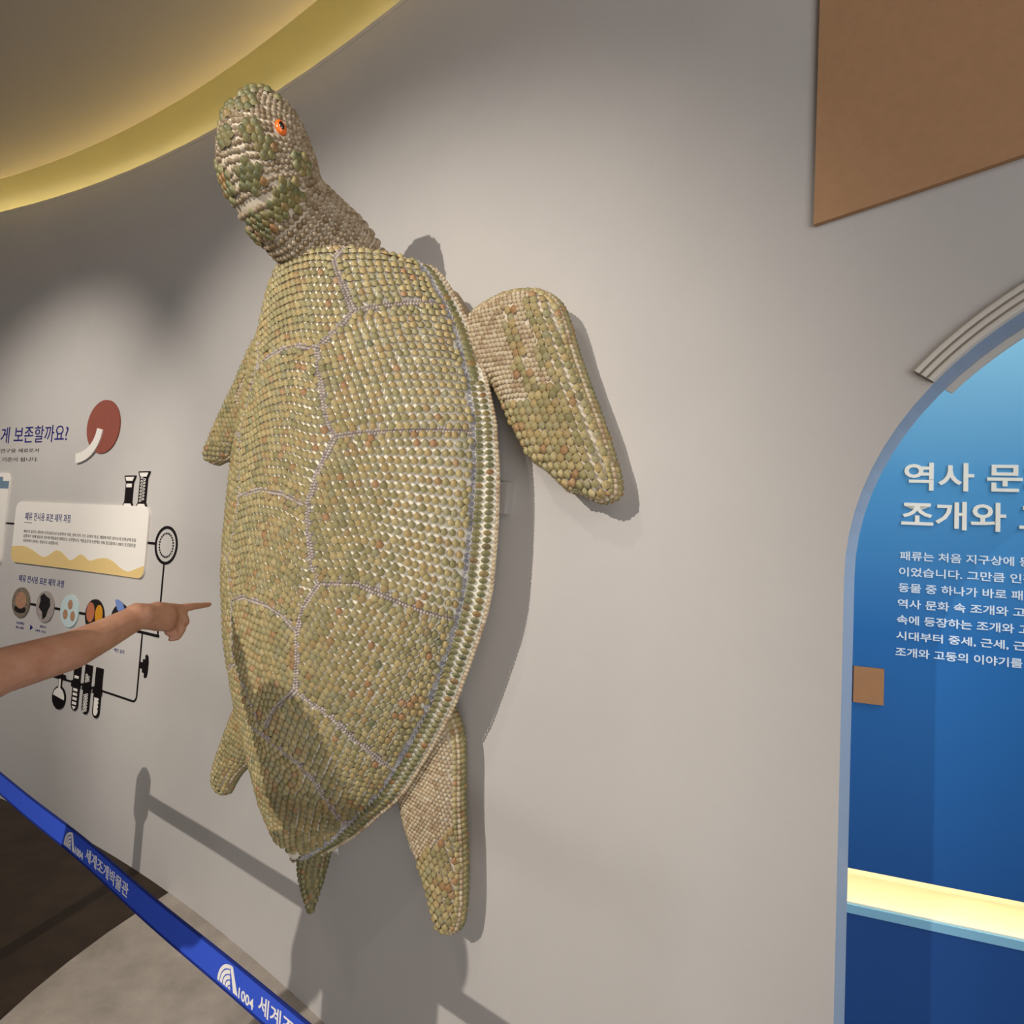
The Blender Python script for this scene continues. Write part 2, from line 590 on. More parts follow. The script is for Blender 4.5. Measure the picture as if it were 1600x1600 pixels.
# printed blue panel: the print itself runs from pale to deep blue
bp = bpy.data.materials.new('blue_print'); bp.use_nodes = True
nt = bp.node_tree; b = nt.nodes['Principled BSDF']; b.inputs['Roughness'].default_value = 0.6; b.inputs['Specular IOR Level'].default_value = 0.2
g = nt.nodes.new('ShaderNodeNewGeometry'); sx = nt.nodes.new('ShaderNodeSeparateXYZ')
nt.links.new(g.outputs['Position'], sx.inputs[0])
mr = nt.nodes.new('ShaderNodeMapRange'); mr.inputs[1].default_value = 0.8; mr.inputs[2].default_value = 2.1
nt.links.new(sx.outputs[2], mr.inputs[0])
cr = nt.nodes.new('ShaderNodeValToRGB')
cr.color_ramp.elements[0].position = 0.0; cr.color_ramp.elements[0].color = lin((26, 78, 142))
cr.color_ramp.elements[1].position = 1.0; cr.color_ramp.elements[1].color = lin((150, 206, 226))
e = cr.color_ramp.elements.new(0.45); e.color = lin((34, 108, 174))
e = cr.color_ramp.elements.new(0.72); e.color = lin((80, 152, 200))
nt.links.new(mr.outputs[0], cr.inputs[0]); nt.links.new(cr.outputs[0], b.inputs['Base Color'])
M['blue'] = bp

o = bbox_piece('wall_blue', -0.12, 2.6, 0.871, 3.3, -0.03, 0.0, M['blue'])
tag(o, 'printed blue wall fading from pale to deep blue behind the arch', kind='structure')
nic = empty('display_niche', BP(0, 0.8, -0.1), 'cream lined lit slot shelf running under the blue wall', 'shelf')
bbox_piece('niche_back', -0.12, 2.6, 0.79, 0.95, -0.125, -0.12, M['cream'], nic)
bbox_piece('niche_top', -0.12, 2.6, 0.872, 0.88, -0.12, -0.005, M['cream'], nic)
bbox_piece('niche_floor', -0.12, 2.6, 0.792, 0.800, -0.12, 0.0, M['cream'], nic)
bbox_piece('led_strip', -0.12, 2.6, 0.864, 0.871, -0.03, -0.022, M['led2'], nic)
cab = empty('base_cabinet', BP(0.5, 0, 0.1), 'deep blue cabinet front with a light blue worktop edge under the lit slot', 'cabinet')
bbox_piece('front_panel', -0.12, 2.6, 0.0, 0.779, -0.12, 0.004, M['bluelow'], cab)
o = bbox_piece('worktop_edge', -0.12, 2.6, 0.779, 0.797, -0.12, 0.006, M['edge'], cab)
o['label'] = 'light blue edge strip'
o = bbox_piece('wall_square', 0.002, 0.061, 1.233, 1.312, 0.0002, 0.006, M['tan'])
tag(o, 'small tan square plaque on the blue wall beside the arch jamb', 'plaque')
lt = empty('title_lettering', BP(0.2, 1.7, 0), 'large raised cream two line Korean title on the blue wall', 'lettering')
text_piece('word', '역사 문화 속', (0.093, 1.711, 0.465, 1.773), M['letter'], lt, 0.0, 0.003, BP, 0.018)
text_piece('word', '조개와 고둥', (0.089, 1.626, 0.43, 1.688), M['letter'], lt, 0.0, 0.003, BP, 0.018)
lb = empty('paragraph_lettering', BP(0.2, 1.5, 0), 'small pale seven line Korean paragraph on the blue wall under the title', 'lettering')
body = ['패류는 처음 지구상에 등장했을 때부터', '이었습니다. 그만큼 인간의 역사와', '동물 중 하나가 바로 패류입니다.', '역사 문화 속 조개와 고둥 이야기', '속에 등장하는 조개와 고둥의 이', '시대부터 중세, 근세, 근현대에 이', '조개와 고둥의 이야기를 소개합니다.']
wid = [0.375, 0.345, 0.32, 0.325, 0.31, 0.325, 0.345]
for i, s in enumerate(body):
    z = 1.562 - i * 0.0353
    text_piece('text_line', s, (0.088 - i * 0.0008, z - 0.0075, 0.088 + wid[i], z + 0.0125), M['bodylet'], lb, 0.0, 0.0012, BP, 0.016)
# side wall and lid closing the blue room
o = pd('wall_inner', [BP(-0.12, 0, -0.03), BP(-0.12, 3.3, -0.03), BP(-0.12, 3.3, 0.28), BP(-0.12, 0, 0.28)], [[0, 1, 2, 3]], M['wall'])
tag(o, 'plain side wall of the blue room', kind='structure')
area('blue_room_light', BP(1.2, 2.9, 0.55), BP(0.6, 1.2, 0.0), 27, (0.86, 0.93, 1.0), 0.5, 1.6)

# ------------------------------------------------------------------ print and cut-outs on the left of the wall
def wthing(name, u, z, label, cat, group=None):
    e_ = empty(name, WP(u, z, 0), label, cat, group)
    return e_


t = wthing('heading_lettering', -2.6, 1.9, 'navy Korean question heading on the grey wall by the rust disc', 'lettering')
text_piece('word', '어떻게 보존할까요?', (-3.05, 1.948, -2.216, 2.045), M['navy'], t, 0, 0.0015, bold=0.002)
t = wthing('intro_lettering', -2.9, 1.85, 'two tiny dark lines of Korean text under the navy heading', 'lettering')
text_piece('text_line', '언제든지 활용할 수 있도록 처리한 연구용 재료로서', (-3.65, 1.893, -2.478, 1.917), M['ink'], t, 0, 0.001, bold=0.004)
text_piece('text_line', '표본은 현재와 미래 생명과학의 기준이 됩니다.', (-3.6, 1.842, -2.476, 1.866), M['ink'], t, 0, 0.001, bold=0.004)

t = wthing('comma_emblem', -1.9, 1.9, 'rust red disc with a white curved tail on the wall', 'emblem')
wall_piece('disc', [ell(-1.888, 2.016, 0.148, 0.139, 56)], M['red'], t, 0.0005, 0.006, 0.05)
tail = []
P0, P1, P2, P3 = (-1.906, 2.004), (-1.915, 1.935), (-1.98, 1.862), (-2.104, 1.853)
for i in range(15):
    s = i / 14
    tail.append(tuple((1 - s) ** 3 * P0[k] + 3 * s * (1 - s) ** 2 * P1[k] + 3 * s * s * (1 - s) * P2[k] + s ** 3 * P3[k] for k in (0, 1)))
wall_piece('tail', [ribbon(tail, 0.052)], M['white'], t, 0.006, 0.011, 0.05)['label'] = 'white curved tail'

t = wthing('specimen_card', -2.0, 1.25, 'white rounded card with sandy wave foot and Korean text on the wall', 'card')
wall_piece('board', [rrect(-2.622, 1.274, -1.409, 1.614, 0.045)], M['white'], t, 0.0005, 0.009, 0.08)
top = []
ctl = [(-2.622, 1.361), (-2.5933, 1.3641), (-2.5525, 1.368), (-2.512, 1.369), (-2.4796, 1.3648), (-2.4488, 1.3575), (-2.417, 1.349), (-2.384, 1.3385), (-2.3509, 1.327), (-2.321, 1.32), (-2.2992, 1.3209), (-2.2816, 1.3266), (-2.263, 1.334), (-2.2428, 1.3436), (-2.2222, 1.3548), (-2.201, 1.362), (-2.1812, 1.3624), (-2.1614, 1.3586), (-2.14, 1.352), (-2.1164, 1.3411), (-2.0916, 1.3277), (-2.069, 1.319), (-2.0524, 1.3195), (-2.0386, 1.3251), (-2.024, 1.332), (-2.0079, 1.3401), (-1.9914, 1.3492), (-1.975, 1.355), (-1.9604, 1.3544), (-1.9465, 1.3502), (-1.932, 1.345), (-1.9184, 1.3388), (-1.9047, 1.3318), (-1.888, 1.328), (-1.8678, 1.3305), (-1.8451, 1.3365), (-1.821, 1.342), (-1.7972, 1.3458), (-1.7728, 1.3489), (-1.748, 1.35), (-1.7243, 1.3483), (-1.7009, 1.3444), (-1.678, 1.339), (-1.658, 1.3318), (-1.6391, 1.3231), (-1.618, 1.315), (-1.5939, 1.3079), (-1.5682, 1.3017), (-1.543, 1.299), (-1.5216, 1.3021), (-1.5016, 1.3087), (-1.48, 1.316), (-1.4546, 1.3231), (-1.4282, 1.3306), (-1.409, 1.336)]
wave = [(-1.409, 1.319)]
r = 0.045
foot = ctl[:]
for k in range(7):
    a = -math.pi / 2 * k / 6
    foot.append((-1.409 - r + r * math.cos(a), 1.274 + r + r * math.sin(a)))
for k in range(7):
    a = -math.pi / 2 - math.pi / 2 * k / 6
    foot.append((-2.622 + r + r * math.cos(a), 1.274 + r + r * math.sin(a)))
wall_piece('wave_band', [foot], M['sand'], t, 0.009, 0.0098, 0.08)['label'] = 'sand coloured wave along the card foot'
text_piece('card_title', '패류 전시용 표본 제작 과정', (-2.525, 1.512, -2.098, 1.556), M['navy'], t, 0.009, 0.0098, bold=0.004)
wall_piece('dash', [[(-2.527, 1.497), (-2.455, 1.497), (-2.455, 1.500), (-2.527, 1.500)]], M['ink'], t, 0.009, 0.0097)
for s, x1, z in (('패류의 표본도 대부분 건조표본으로 보관하나 아질, 생식기의 구조, 유생의 특징, 계절에 따른 생식소의 분화상태 등을', -1.497, 1.449),
                 ('실험하기 위해 필요한 경우에 액침표본 형태로도 보관합니다. 액침표본의 보관액은 70% 알코올이나 10%의 포르말린을', -1.497, 1.424),
                 ('사용하며 나머지는 종류수로 보충합니다.', -2.185, 1.398)):
    text_piece('text_line', s, (-2.524, z - 0.008, x1, z + 0.010), M['ink'], t, 0.009, 0.0096, bold=0.004)

t = wthing('edge_card', -2.95, 1.3, 'white rounded card with grey blue steps cut by the left edge of the picture', 'card')
wall_piece('board', [rrect(-3.7, 1.24, -2.715, 1.775, 0.045)], M['white'], t, 0.0005, 0.009, 0.08)
wall_piece('step_print', [[(-3.6, 1.685), (-2.715, 1.685), (-2.715, 1.728), (-2.775, 1.728), (-2.775, 1.752), (-3.6, 1.752)]], M['slate'], t, 0.009, 0.0098)['label'] = 'grey blue stepped print'
wall_piece('footer_line', [[(-3.6, 1.42), (-2.80, 1.42), (-2.80, 1.424), (-3.6, 1.424)]], M['ink'], t, 0.009, 0.0097)

def tubelike(name, u, z0, z1, w, label, fill, group):
    """cut-out of a sample cylinder with flared ends"""
    t_ = wthing(name, u, z0, label, 'cut-out', group)
    h = w / 2
    o1 = [(u - h, z1), (u + h, z1), (u + h, z1 - 0.008), (u + h * 0.66, z1 - 0.036), (u + h * 0.66, z0 + 0.03), (u + h, z0 + 0.008), (u + h, z0), (u - h, z0), (u - h, z0 + 0.008), (u - h * 0.66, z0 + 0.03), (u - h * 0.66, z1 - 0.036), (u - h, z1 - 0.008)]
    wall_piece('backing', [o1], M['black'], t_, 0.0005, 0.006)
    wall_piece('cap', [[(u - h * 0.8, z1 - 0.007), (u + h * 0.8, z1 - 0.007), (u + h * 0.55, z1 - 0.026), (u - h * 0.55, z1 - 0.026)]], M['white'], t_, 0.006, 0.0068)
    wall_piece('base', [[(u - h * 0.55, z0 + 0.023), (u + h * 0.55, z0 + 0.023), (u + h * 0.8, z0 + 0.007), (u - h * 0.8, z0 + 0.007)]], M['white'], t_, 0.006, 0.0068)
    wall_piece('contents', fill(u, z0, z1, h), M['white'], t_, 0.006, 0.0068)['kind'] = 'stuff'
    return t_


tubelike('sample_cylinder', -1.606, 1.602, 1.762, 0.095, 'shorter black and white cylinder cut-out standing on the card', lambda u, z0, z1, h: [[(u - h * .5, z1 - .040), (u + h * .5, z1 - .040), (u + h * .5, z1 - .058), (u - h * .5, z1 - .058)]], 'cylinders on the card')
tubelike('sample_cylinder', -1.488, 1.602, 1.782, 0.095, 'taller cylinder cut-out with bubble pattern standing on the card', lambda u, z0, z1, h: sum([ring(u + (h * .24 if (k % 2) else -h * .24), z0 + .038 + k * .0078, .0105, .0058, .0032, 8) for k in range(15)], []), 'cylinders on the card')

t = wthing('flow_line', -1.5, 0.7, 'black line diagram with dotted ring running round the specimen pictures', 'diagram')
wall_piece('connector', [[(-2.715, 1.483), (-2.622, 1.483), (-2.622, 1.492), (-2.715, 1.492)]], M['black'], t, 0.0003, 0.003)
wall_piece('connector', [[(-1.409, 1.438), (-1.345, 1.438), (-1.345, 1.449), (-1.409, 1.449)]], M['black'], t, 0.0003, 0.003)
wall_piece('ring', ring(-1.258, 1.440, 0.092, 0.088, 0.013), M['black'], t, 0.0003, 0.003)
dots = []
for k in range(26):
    a = 2 * math.pi * k / 26
    dots.append(ell(-1.258 + 0.056 * math.cos(a), 1.440 + 0.054 * math.sin(a), 0.0048, 0.0048, 8))
wall_piece('dots', dots, M['black'], t, 0.0003, 0.002)['kind'] = 'stuff'
path = [(-1.262, 1.353), (-1.262, 1.20), (-1.262, 1.06), (-1.262, 1.045)]
wall_piece('riser', [ribbon([(-1.262, 1.354), (-1.262, 1.2), (-1.262, 1.034)], 0.009)], M['black'], t, 0.0003, 0.003)
wall_piece('bracket', [[(-1.44, 1.024), (-1.25, 1.024), (-1.25, 1.036), (-1.44, 1.036)]], M['black'], t, 0.0003, 0.004)
pth = [(-1.388, 1.03), (-1.388, 0.76)] + [(-1.418 + 0.030 * math.cos(a), 0.740 + 0.030 * math.sin(a)) for a in [0, -.4, -.8, -1.2, -1.57]] + [(-2.35, 0.710)]
wall_piece('frame_line', [ribbon(pth[i:i + 2], 0.0085) for i in range(len(pth) - 1)], M['black'], t, 0.0003, 0.003)
k0 = -1.388
wall_piece('knob', [[(k0, 0.896), (k0 + .028, 0.896), (k0 + .028, 0.912), (k0 + .046, 0.912), (k0 + .046, 0.93), (k0 + .052, 0.936), (k0 + .066, 0.93), (k0 + .072, 0.905), (k0 + .072, 0.86), (k0 + .066, 0.836), (k0 + .052, 0.830), (k0 + .046, 0.837), (k0 + .046, 0.852), (k0 + .028, 0.852), (k0 + .028, 0.868), (k0, 0.868)]], M['black'], t, 0.0003, 0.004)

# specimen pictures: a row of five round prints
t = wthing('steps_lettering', -2.3, 1.18, 'small navy Korean line above the round specimen pictures', 'lettering')
text_piece('word', '패류 전시용 표본 제작 과정', (-2.543, 1.170, -2.118, 1.208), M['navy'], t, 0, 0.0012, bold=0.004)
pebble = mat('picture_pebble', (150, 134, 116), 0.6, 0.2, noise=0.6, nscale=90)
shellp = mat('picture_shell', (188, 142, 112), 0.6, 0.2, noise=0.3, nscale=70)
darkp = mat('picture_dark', (44, 38, 38), 0.6, 0.2, noise=0.5, nscale=60)
greyp = mat('picture_grey', (176, 164, 158), 0.6, 0.2, noise=0.3, nscale=50)
coral = mat('picture_coral', (190, 116, 84), 0.6, 0.2, noise=0.2, nscale=80)
amber = mat('picture_amber', (214, 148, 40), 0.6, 0.2, noise=0.2, nscale=80)
cz, cr_ = 1.058, 0.083
cu_ = [-2.492, -2.262, -2.034, -1.806, -1.578]
G = 'round specimen pictures in a row'
def rpic(i, label, base):
    t_ = wthing('specimen_picture', cu_[i], cz, label, 'picture', G)
    wall_piece('disc', [ell(cu_[i], cz, cr_, cr_, 36)], base, t_, 0.0005, 0.006)
    return t_, cu_[i]
t, u = rpic(0, 'round picture of a brown clam on pebbles, first in the row', pebble)
wall_piece('picture_shell', [ell(u, cz + .012, .052, .045, 24)], shellp, t, 0.006, 0.0064)
wall_piece('picture_shade', [ell(u, cz - .036, .056, .022, 20)], darkp, t, 0.006, 0.0062)
t, u = rpic(1, 'round picture of a black clump on pale stones, second in the row', greyp)
wall_piece('picture_clump', [[(u - .02, cz + .07), (u + .01, cz + .055), (u + .04, cz + .045), (u + .05, cz + .01), (u + .03, cz - .02), (u + .02, cz - .05), (u - .01, cz - .07), (u - .02, cz - .03), (u - .055, cz - .01), (u - .045, cz + .03), (u - .05, cz + .05)]], darkp, t, 0.006, 0.0064)
t, u = rpic(2, 'pale blue round picture with three small shells, third in the row', M['sky'])
for du, dz in ((.005, .034), (-.032, -.02), (.036, -.022)):
    wall_piece('picture_shell', [ell(u + du, cz + dz, .022, .026, 14)], shellp, t, 0.006, 0.0064)
t, u = rpic(3, 'round picture of coral and amber shells on black behind the arm', darkp)
wall_piece('picture_shell', [ell(u - .036, cz + .015, .036, .05, 18)], coral, t, 0.006, 0.0064)
wall_piece('picture_shell', [ell(u + .04, cz + .01, .034, .05, 18)], amber, t, 0.006, 0.0064)
t, u = rpic(4, 'round picture with a blue leaf shape mostly hidden behind the arm', darkp)
wall_piece('leaf', [[(u - .055, cz + .098), (u - .03, cz + .102), (u + .012, cz + .088), (u + .04, cz + .05), (u + .045, cz + .03), (u + .01, cz + .03), (u - .03, cz + .055)]], M['drop'], t, 0.006, 0.008)['label'] = 'blue leaf shape'
t = wthing('picture_links', -2.2, 1.05, 'short black bars linking the round specimen pictures', 'diagram')
for i in range(4):
    wall_piece('link', [[(cu_[i] + cr_ + .002, cz - .006), (cu_[i + 1] - cr_ - .002, cz - .006), (cu_[i + 1] - cr_ - .002, cz + .006), (cu_[i] + cr_ + .002, cz + .006)]], M['black'], t, 0.0003, 0.003)
t = wthing('caption_lettering', -2.3, 0.93, 'tiny navy captions and arrow under the round specimen pictures', 'lettering')
for s, bx in (('시료확보', (-2.527, .937, -2.448, .953)), ('채집 채취', (-2.527, .914, -2.452, .927)), ('전처리', (-2.302, .942, -2.245, .956)), ('(세척, 건조)', (-2.34, .917, -2.24, .930)), ('색인 설치', (-1.618, .909, -1.527, .927))):
    text_piece('caption', s, bx, M['navy'], t, 0, 0.001, bold=0.006)
wall_piece('arrow', [[(-2.390, .948), (-2.362, .934), (-2.390, .918)]], M['navy'], t, 0, 0.001)

# flask and test tubes clipped on the line
GT = 'cut-out glassware on the line'
t = wthing('flask_cutout', -2.055, 0.56, 'round bottom flask cut-out half filled with black, on the line', 'cut-out', GT)
u = -2.055
def flask_out(u, z, s):
    P = [(u - .013 - s, z + .21), (u - .013 - s, z + .115 + s)]
    P += [(u + (.060 + s) * math.cos(a), z + .058 + (.058 + s) * math.sin(a)) for a in [math.radians(x) for x in range(112, 429, 12)]]
    P += [(u + .013 + s, z + .115 + s), (u + .013 + s, z + .21)]
    return P
wall_piece('backing', [flask_out(u, .556, .0)], M['black'], t, 0.0005, 0.006)
wall_piece('glass', [[(u - .008, .76), (u - .008, .664)] + [(u + .052 * math.cos(a), .614 + .05 * math.sin(a)) for a in [math.radians(x) for x in range(110, 185, 15)]] + [(u + .052 * math.cos(a), .614 + .05 * math.sin(a)) for a in [math.radians(x) for x in range(-5, 75, 15)]] + [(u + .008, .664), (u + .008, .76)]], M['white'], t, 0.006, 0.0068)
wall_piece('clamp', [[(u - .035, .712), (u + .045, .712), (u + .045, .735), (u - .035, .735)]], M['black'], t, 0.006, 0.009)

def ttube(u, label, fill):
    t_ = wthing('test_tube_cutout', u, 0.575, label, 'cut-out', GT)
    w_ = 0.030
    P = [(u - w_, .815), (u - w_, .605)] + [(u + w_ * math.cos(a), .605 + w_ * math.sin(a)) for a in [math.radians(180 + x) for x in range(20, 180, 20)]] + [(u + w_, .605), (u + w_, .815)]
    wall_piece('backing', [P], M['black'], t_, 0.0005, 0.006)
    wall_piece('clamp', [[(u - .038, .690), (u + .038, .690), (u + .038, .722), (u - .038, .722)]], M['black'], t_, 0.006, 0.009)
    wall_piece('contents', fill(u), M['white'], t_, 0.006, 0.0068)['kind'] = 'stuff'

ttube(-1.910, 'test tube cut-out with white stripes, next to the flask', lambda u: [[(u - .018, z), (u + .020, z), (u + .020, z + .013), (u - .018, z + .013)] for z in (.735, .672, .650, .628, .606)] + [[(u - .018, .597), (u + .020, .597), (u, .580)]])
ttube(-1.812, 'test tube cut-out with bubble pattern, between striped and scaled tubes', lambda u: sum([ring(u + (.009 if k % 2 else -.009), .590 + k * .0075, .0105, .0068, .0036, 8) for k in range(12)], []) + sum([ring(u + (.009 if k % 2 else -.009), .735 + k * .0075, .0105, .0068, .0036, 8) for k in range(5)], []))
ttube(-1.716, 'test tube cut-out with a white scaled lower half, last on the line', lambda u: [[(u - .019, .672), (u + .019, .672), (u + .019, .664), (u + .008, .660), (u + .019, .655), (u + .019, .645), (u + .008, .641), (u + .019, .636), (u + .019, .626), (u + .008, .622), (u + .019, .617), (u + .019, .603), (u + .008, .589), (u - .008, .587), (u - .019, .600)]])

# ------------------------------------------------------------------ turtle sculpture
TH_ = math.radians(4)
az = A0
n_ = -np.array([math.cos(az), math.sin(az), 0])
tt_ = np.array([math.sin(az), -math.cos(az), 0])
zz_ = np.array([0, 0, 1.0])
O_ = np.array([CX + R * math.cos(az), CY + R * math.sin(az), 1.55]) + tt_ * 0.17
X_ = tt_ * math.cos(TH_) - zz_ * math.sin(TH_)
Y_ = tt_ * math.sin(TH_) + zz_ * math.cos(TH_)
turtle = empty('turtle_sculpture', (0, 0, 0), 'large sea turtle sculpture covered in seashells hanging on the curved wall', 'sculpture')
mw = Matrix.Identity(4)
for i in range(3):
    mw[i][0], mw[i][1], mw[i][2], mw[i][3] = X_[i], Y_[i], n_[i], O_[i]
turtle.matrix_world = mw
CAML = np.array([(np.array([0, 0, 1.55]) - O_) @ X_, (np.array([0, 0, 1.55]) - O_) @ Y_, (np.array([0, 0, 1.55]) - O_) @ n_])


# --- templates
def dome_template(seg=8, lx=0.5, ly=0.55, h=0.34, umbo=0.35, apex=0.1, rings=(0.45, 0.8, 1.0), zz=(0.9, 0.55, 0.0)):
    V = [(0, apex, h)]
    rad = [0.0]
    for r, z in zip(rings, zz):
        for k in range(seg):
            a = 2 * math.pi * k / seg
            x = math.sin(a) * lx * r
            y = math.cos(a) * ly * r
            x *= 1 - umbo * max(0, math.cos(a))
            V.append((x, y + apex * (1 - r), h * z))
            rad.append(r)
    F = [[0, 1 + (k + 1) % seg, 1 + k] for k in range(seg)]
    for q in range(len(rings) - 1):
        for k in range(seg):
            a = 1 + q * seg + k
            b = 1 + q * seg + (k + 1) % seg
            F.append([a, b, b + seg, a + seg])
    return np.array(V), F, np.array(rad)


T_CLAM = dome_template(8, .49, .56, .50, .72, .04)
T_BEAD = dome_template(6, .5, .5, .5, 0, 0, (0.6, 1.0), (0.8, 0.0))
T_RIM = dome_template(8, .5, .5, .4, .2, 0)


def ring_template(seg=10):
    V, F, rad = [], [], []
    for r, z in ((1.0, 0), (0.9, .35), (.7, .3), (.55, .05), (0.05, 0.02)):
        for k in range(seg):
            a = 2 * math.pi * k / seg
            V.append((math.sin(a) * .5 * r, math.cos(a) * .5 * r, z))
            rad.append(0 if r < .8 else 1)
    for q in range(4):
        for k in range(seg):
            a = q * seg + k
            b = q * seg + (k + 1) % seg
            F.append([b, a, a + seg, b + seg])
    return np.array(V), [f[::-1] for f in F], np.array(rad, float)


T_RING = ring_template()


def frames(N, up):
    N = N / np.linalg.norm(N, axis=1)[:, None]
    X = np.cross(up, N)
    X /= np.linalg.norm(X, axis=1)[:, None] + 1e-12
    Y = np.cross(N, X)
    return X, Y, N


def cover(name, T, P, N, up, size, mt, parent, tilt=0.0, sx=None, jit=0.12, smooth=True):
    """join many little shells into one mesh part; P, N, up are (n,3) arrays; size scalar or array"""
    P = np.asarray(P, float)
    if len(P) == 0: return None
    N = np.asarray(N, float)
    up = np.broadcast_to(np.asarray(up, float), P.shape)
    X, Y, Z = frames(N, up)
    n = len(P)
    if tilt:
        c, s = math.cos(tilt), math.sin(tilt)
        Y2 = Y * c + Z * -s * -1 * -1 if False else Y * c - Z * s
        Z2 = Z * c + Y * s
        Y, Z = Y2, Z2
    th = rng.normal(0, jit, n)
    c, s = np.cos(th)[:, None], np.sin(th)[:, None]
    X, Y = X * c + Y * s, Y * c - X * s
    sz = np.broadcast_to(np.asarray(size, float), (n,)) * rng.uniform(0.92, 1.08, n)
    TV, TF, rad = T
    sxx = 1.0 if sx is None else sx
    V = P[:, None, :] + sz[:, None, None] * (TV[None, :, 0:1] * X[:, None, :] * sxx + TV[None, :, 1:2] * Y[:, None, :] + TV[None, :, 2:3] * Z[:, None, :])
    k = len(TV)
    V = V.reshape(-1, 3)
    loops = []
    starts = []
    tot = []
    flat = np.concatenate([np.array(f) for f in TF])
    ls = np.array([len(f) for f in TF])
    me = bpy.data.meshes.new(name)
    me.vertices.add(len(V))
    me.vertices.foreach_set('co', V.astype(np.float32).ravel())
    L = (flat[None, :] + (np.arange(n) * k)[:, None]).ravel()
    me.loops.add(len(L))
    me.loops.foreach_set('vertex_index', L.astype(np.int32))
    LT = np.tile(ls, n)
    LS = np.concatenate([[0], np.cumsum(LT)[:-1]])
    me.polygons.add(len(LT))
    me.polygons.foreach_set('loop_start', LS.astype(np.int32))
    me.polygons.foreach_set('loop_total', LT.astype(np.int32))
    me.update(calc_edges=True)
    at = me.attributes.new('rnd', 'FLOAT', 'POINT')
    at.data.foreach_set('value', np.repeat(rng.uniform(0, 1, n), k).astype(np.float32))
    at = me.attributes.new('rad', 'FLOAT', 'POINT')
    at.data.foreach_set('value', np.tile(rad, n).astype(np.float32))
    if smooth: me.shade_smooth()
    o = link(name, me, mt, parent)
    o['kind'] = 'stuff'
    return o


# --- carapace surface
AY = [-.925, -.912, -.859, -.794, -.719, -.645, -.571, -.474, -.365, -.298, -.217, -.145, -.077, .027, .101, .191, .312, .406, .504, .602, .683, .72, .745, .785]
AX = [.015, .045, .109, .185, .251, .318, .363, .415, .466, .486, .51, .529, .538, .535, .53, .519, .492, .453, .404, .35, .293, .235, .17, .05]
HY = [-.925, -.87, -.78, -.65, -.5, -.35, -.2, .1, .4, .52, .6, .68, .74, .785]
HH = [.01, .041, .095, .143, .182, .214, .231, .243, .246, .242, .228, .196, .140, .09]


def smooth_table(xs, ys, n=400, w=9):
    g_ = np.linspace(xs[0], xs[-1], n)
    v = np.interp(g_, xs, ys)
    k = np.hanning(w + 2)[1:-1]
    k /= k.sum()
    vp = np.pad(v, w // 2, mode='reflect', reflect_type='odd')
    return g_, np.convolve(vp, k, 'valid')


AYs, AXs = smooth_table(AY, AX, 400, 13)
HYs, HHs = smooth_table(HY, HH, 400, 41)


def sst(y, a, b):
    t = np.clip((y - a) / (b - a), 0, 1)
    return t * t * (3 - 2 * t)


def aw(y): return np.interp(y, AYs, AXs)
def rimw(y): return np.minimum(np.interp(y, [-.92, -.8, -.7, -.4, -.1, .1, .3, .45, .6, .72], [.02, .036, .048, .051, .058, .054, .043, .035, .029, .022]), aw(y) * .5)
def w0f(y): return .15 + .06 * sst(y, .5, .8) + .03 * sst(-y, .6, .95)


def carap(x, y):
    x = np.asarray(x, float); y = np.asarray(y, float)
    a = aw(y); h = np.interp(y, HYs, HHs); m_ = rimw(y); ai = a - m_
    w0 = w0f(y)
    ax = np.abs(x); r_ = np.clip(ax / ai, 0, 1)
    dome = w0 + .035 + h * (1 - r_ ** 2.2) ** .75
    t_ = np.clip((ax - ai) / m_, 0, 1)
    return np.where(ax < ai, dome, w0 + .035 * (1 - t_ ** 1.6))


def carap_pn(x, y, e_=.004):
    w_ = carap(x, y)
    dx = (carap(x + e_, y) - carap(x - e_, y)) / (2 * e_)
    dy = (carap(x, y + e_) - carap(x, y - e_)) / (2 * e_)
    N = np.stack([-dx, -dy, np.ones_like(dx)], -1)
    N /= np.linalg.norm(N, axis=-1)[..., None]
    return np.stack([x, y, w_], -1), N


YB, YF = -.92, .703
ys = np.linspace(YB, YF, 150)
S = np.sin(np.linspace(-math.pi / 2, math.pi / 2, 81))
V, F = [], []
for y in ys:
    a = aw(y)
    for s in S:
        V.append((s * a, y, float(carap(s * a, y)) - .003))
n1 = len(S)
# turned-under lip back to the body
low = len(V)
for y in ys:
    a = aw(y)
    for s in S:
        V.append((s * a * .93, y * .99, float(w0f(y)) - .028))
for i in range(len(ys) - 1):
    for j in range(n1 - 1):
        q = i * n1 + j
        F.append([q, q + 1, q + n1 + 1, q + n1])
        F.append([low + q + n1, low + q + n1 + 1, low + q + 1, low + q])
for i in range(len(ys) - 1):
    for j in (0, n1 - 1):
        q = i * n1 + j
        f_ = [q, q + n1, low + q + n1, low + q]
        F.append(f_ if j == 0 else f_[::-1])
for i in (0, len(ys) - 1):
    for j in range(n1 - 1):
        q = i * n1 + j
        f_ = [q, q + 1, low + q + 1, low + q]
        F.append(f_[::-1] if i == 0 else f_)
car = pd('carapace', V, F, M['grout'], turtle, True)

# plastron: block between the shell and the wall
pl = []
for y in np.linspace(-.86, .70, 40):
    pl.append((float(aw(y)) * .86, y))
outline = pl + [(-a, b) for a, b in pl[::-1]]
V, F = [], []
k = len(outline)
for z_, s_ in ((0.025, .93), (.06, 1.0), (.17, 1.0)):
    for a, b in outline: V.append((a * s_, b * s_ if b < 0 else b, z_))
for q in range(2):
    for i in range(k):
        j = (i + 1) % k
        F.append([q * k + i, q * k + j, (q + 1) * k + j, (q + 1) * k + i])
F.append(list(range(k))[::-1]); F.append(list(range(2 * k, 3 * k)))
pd('plastron', V, F, M['body'], turtle)

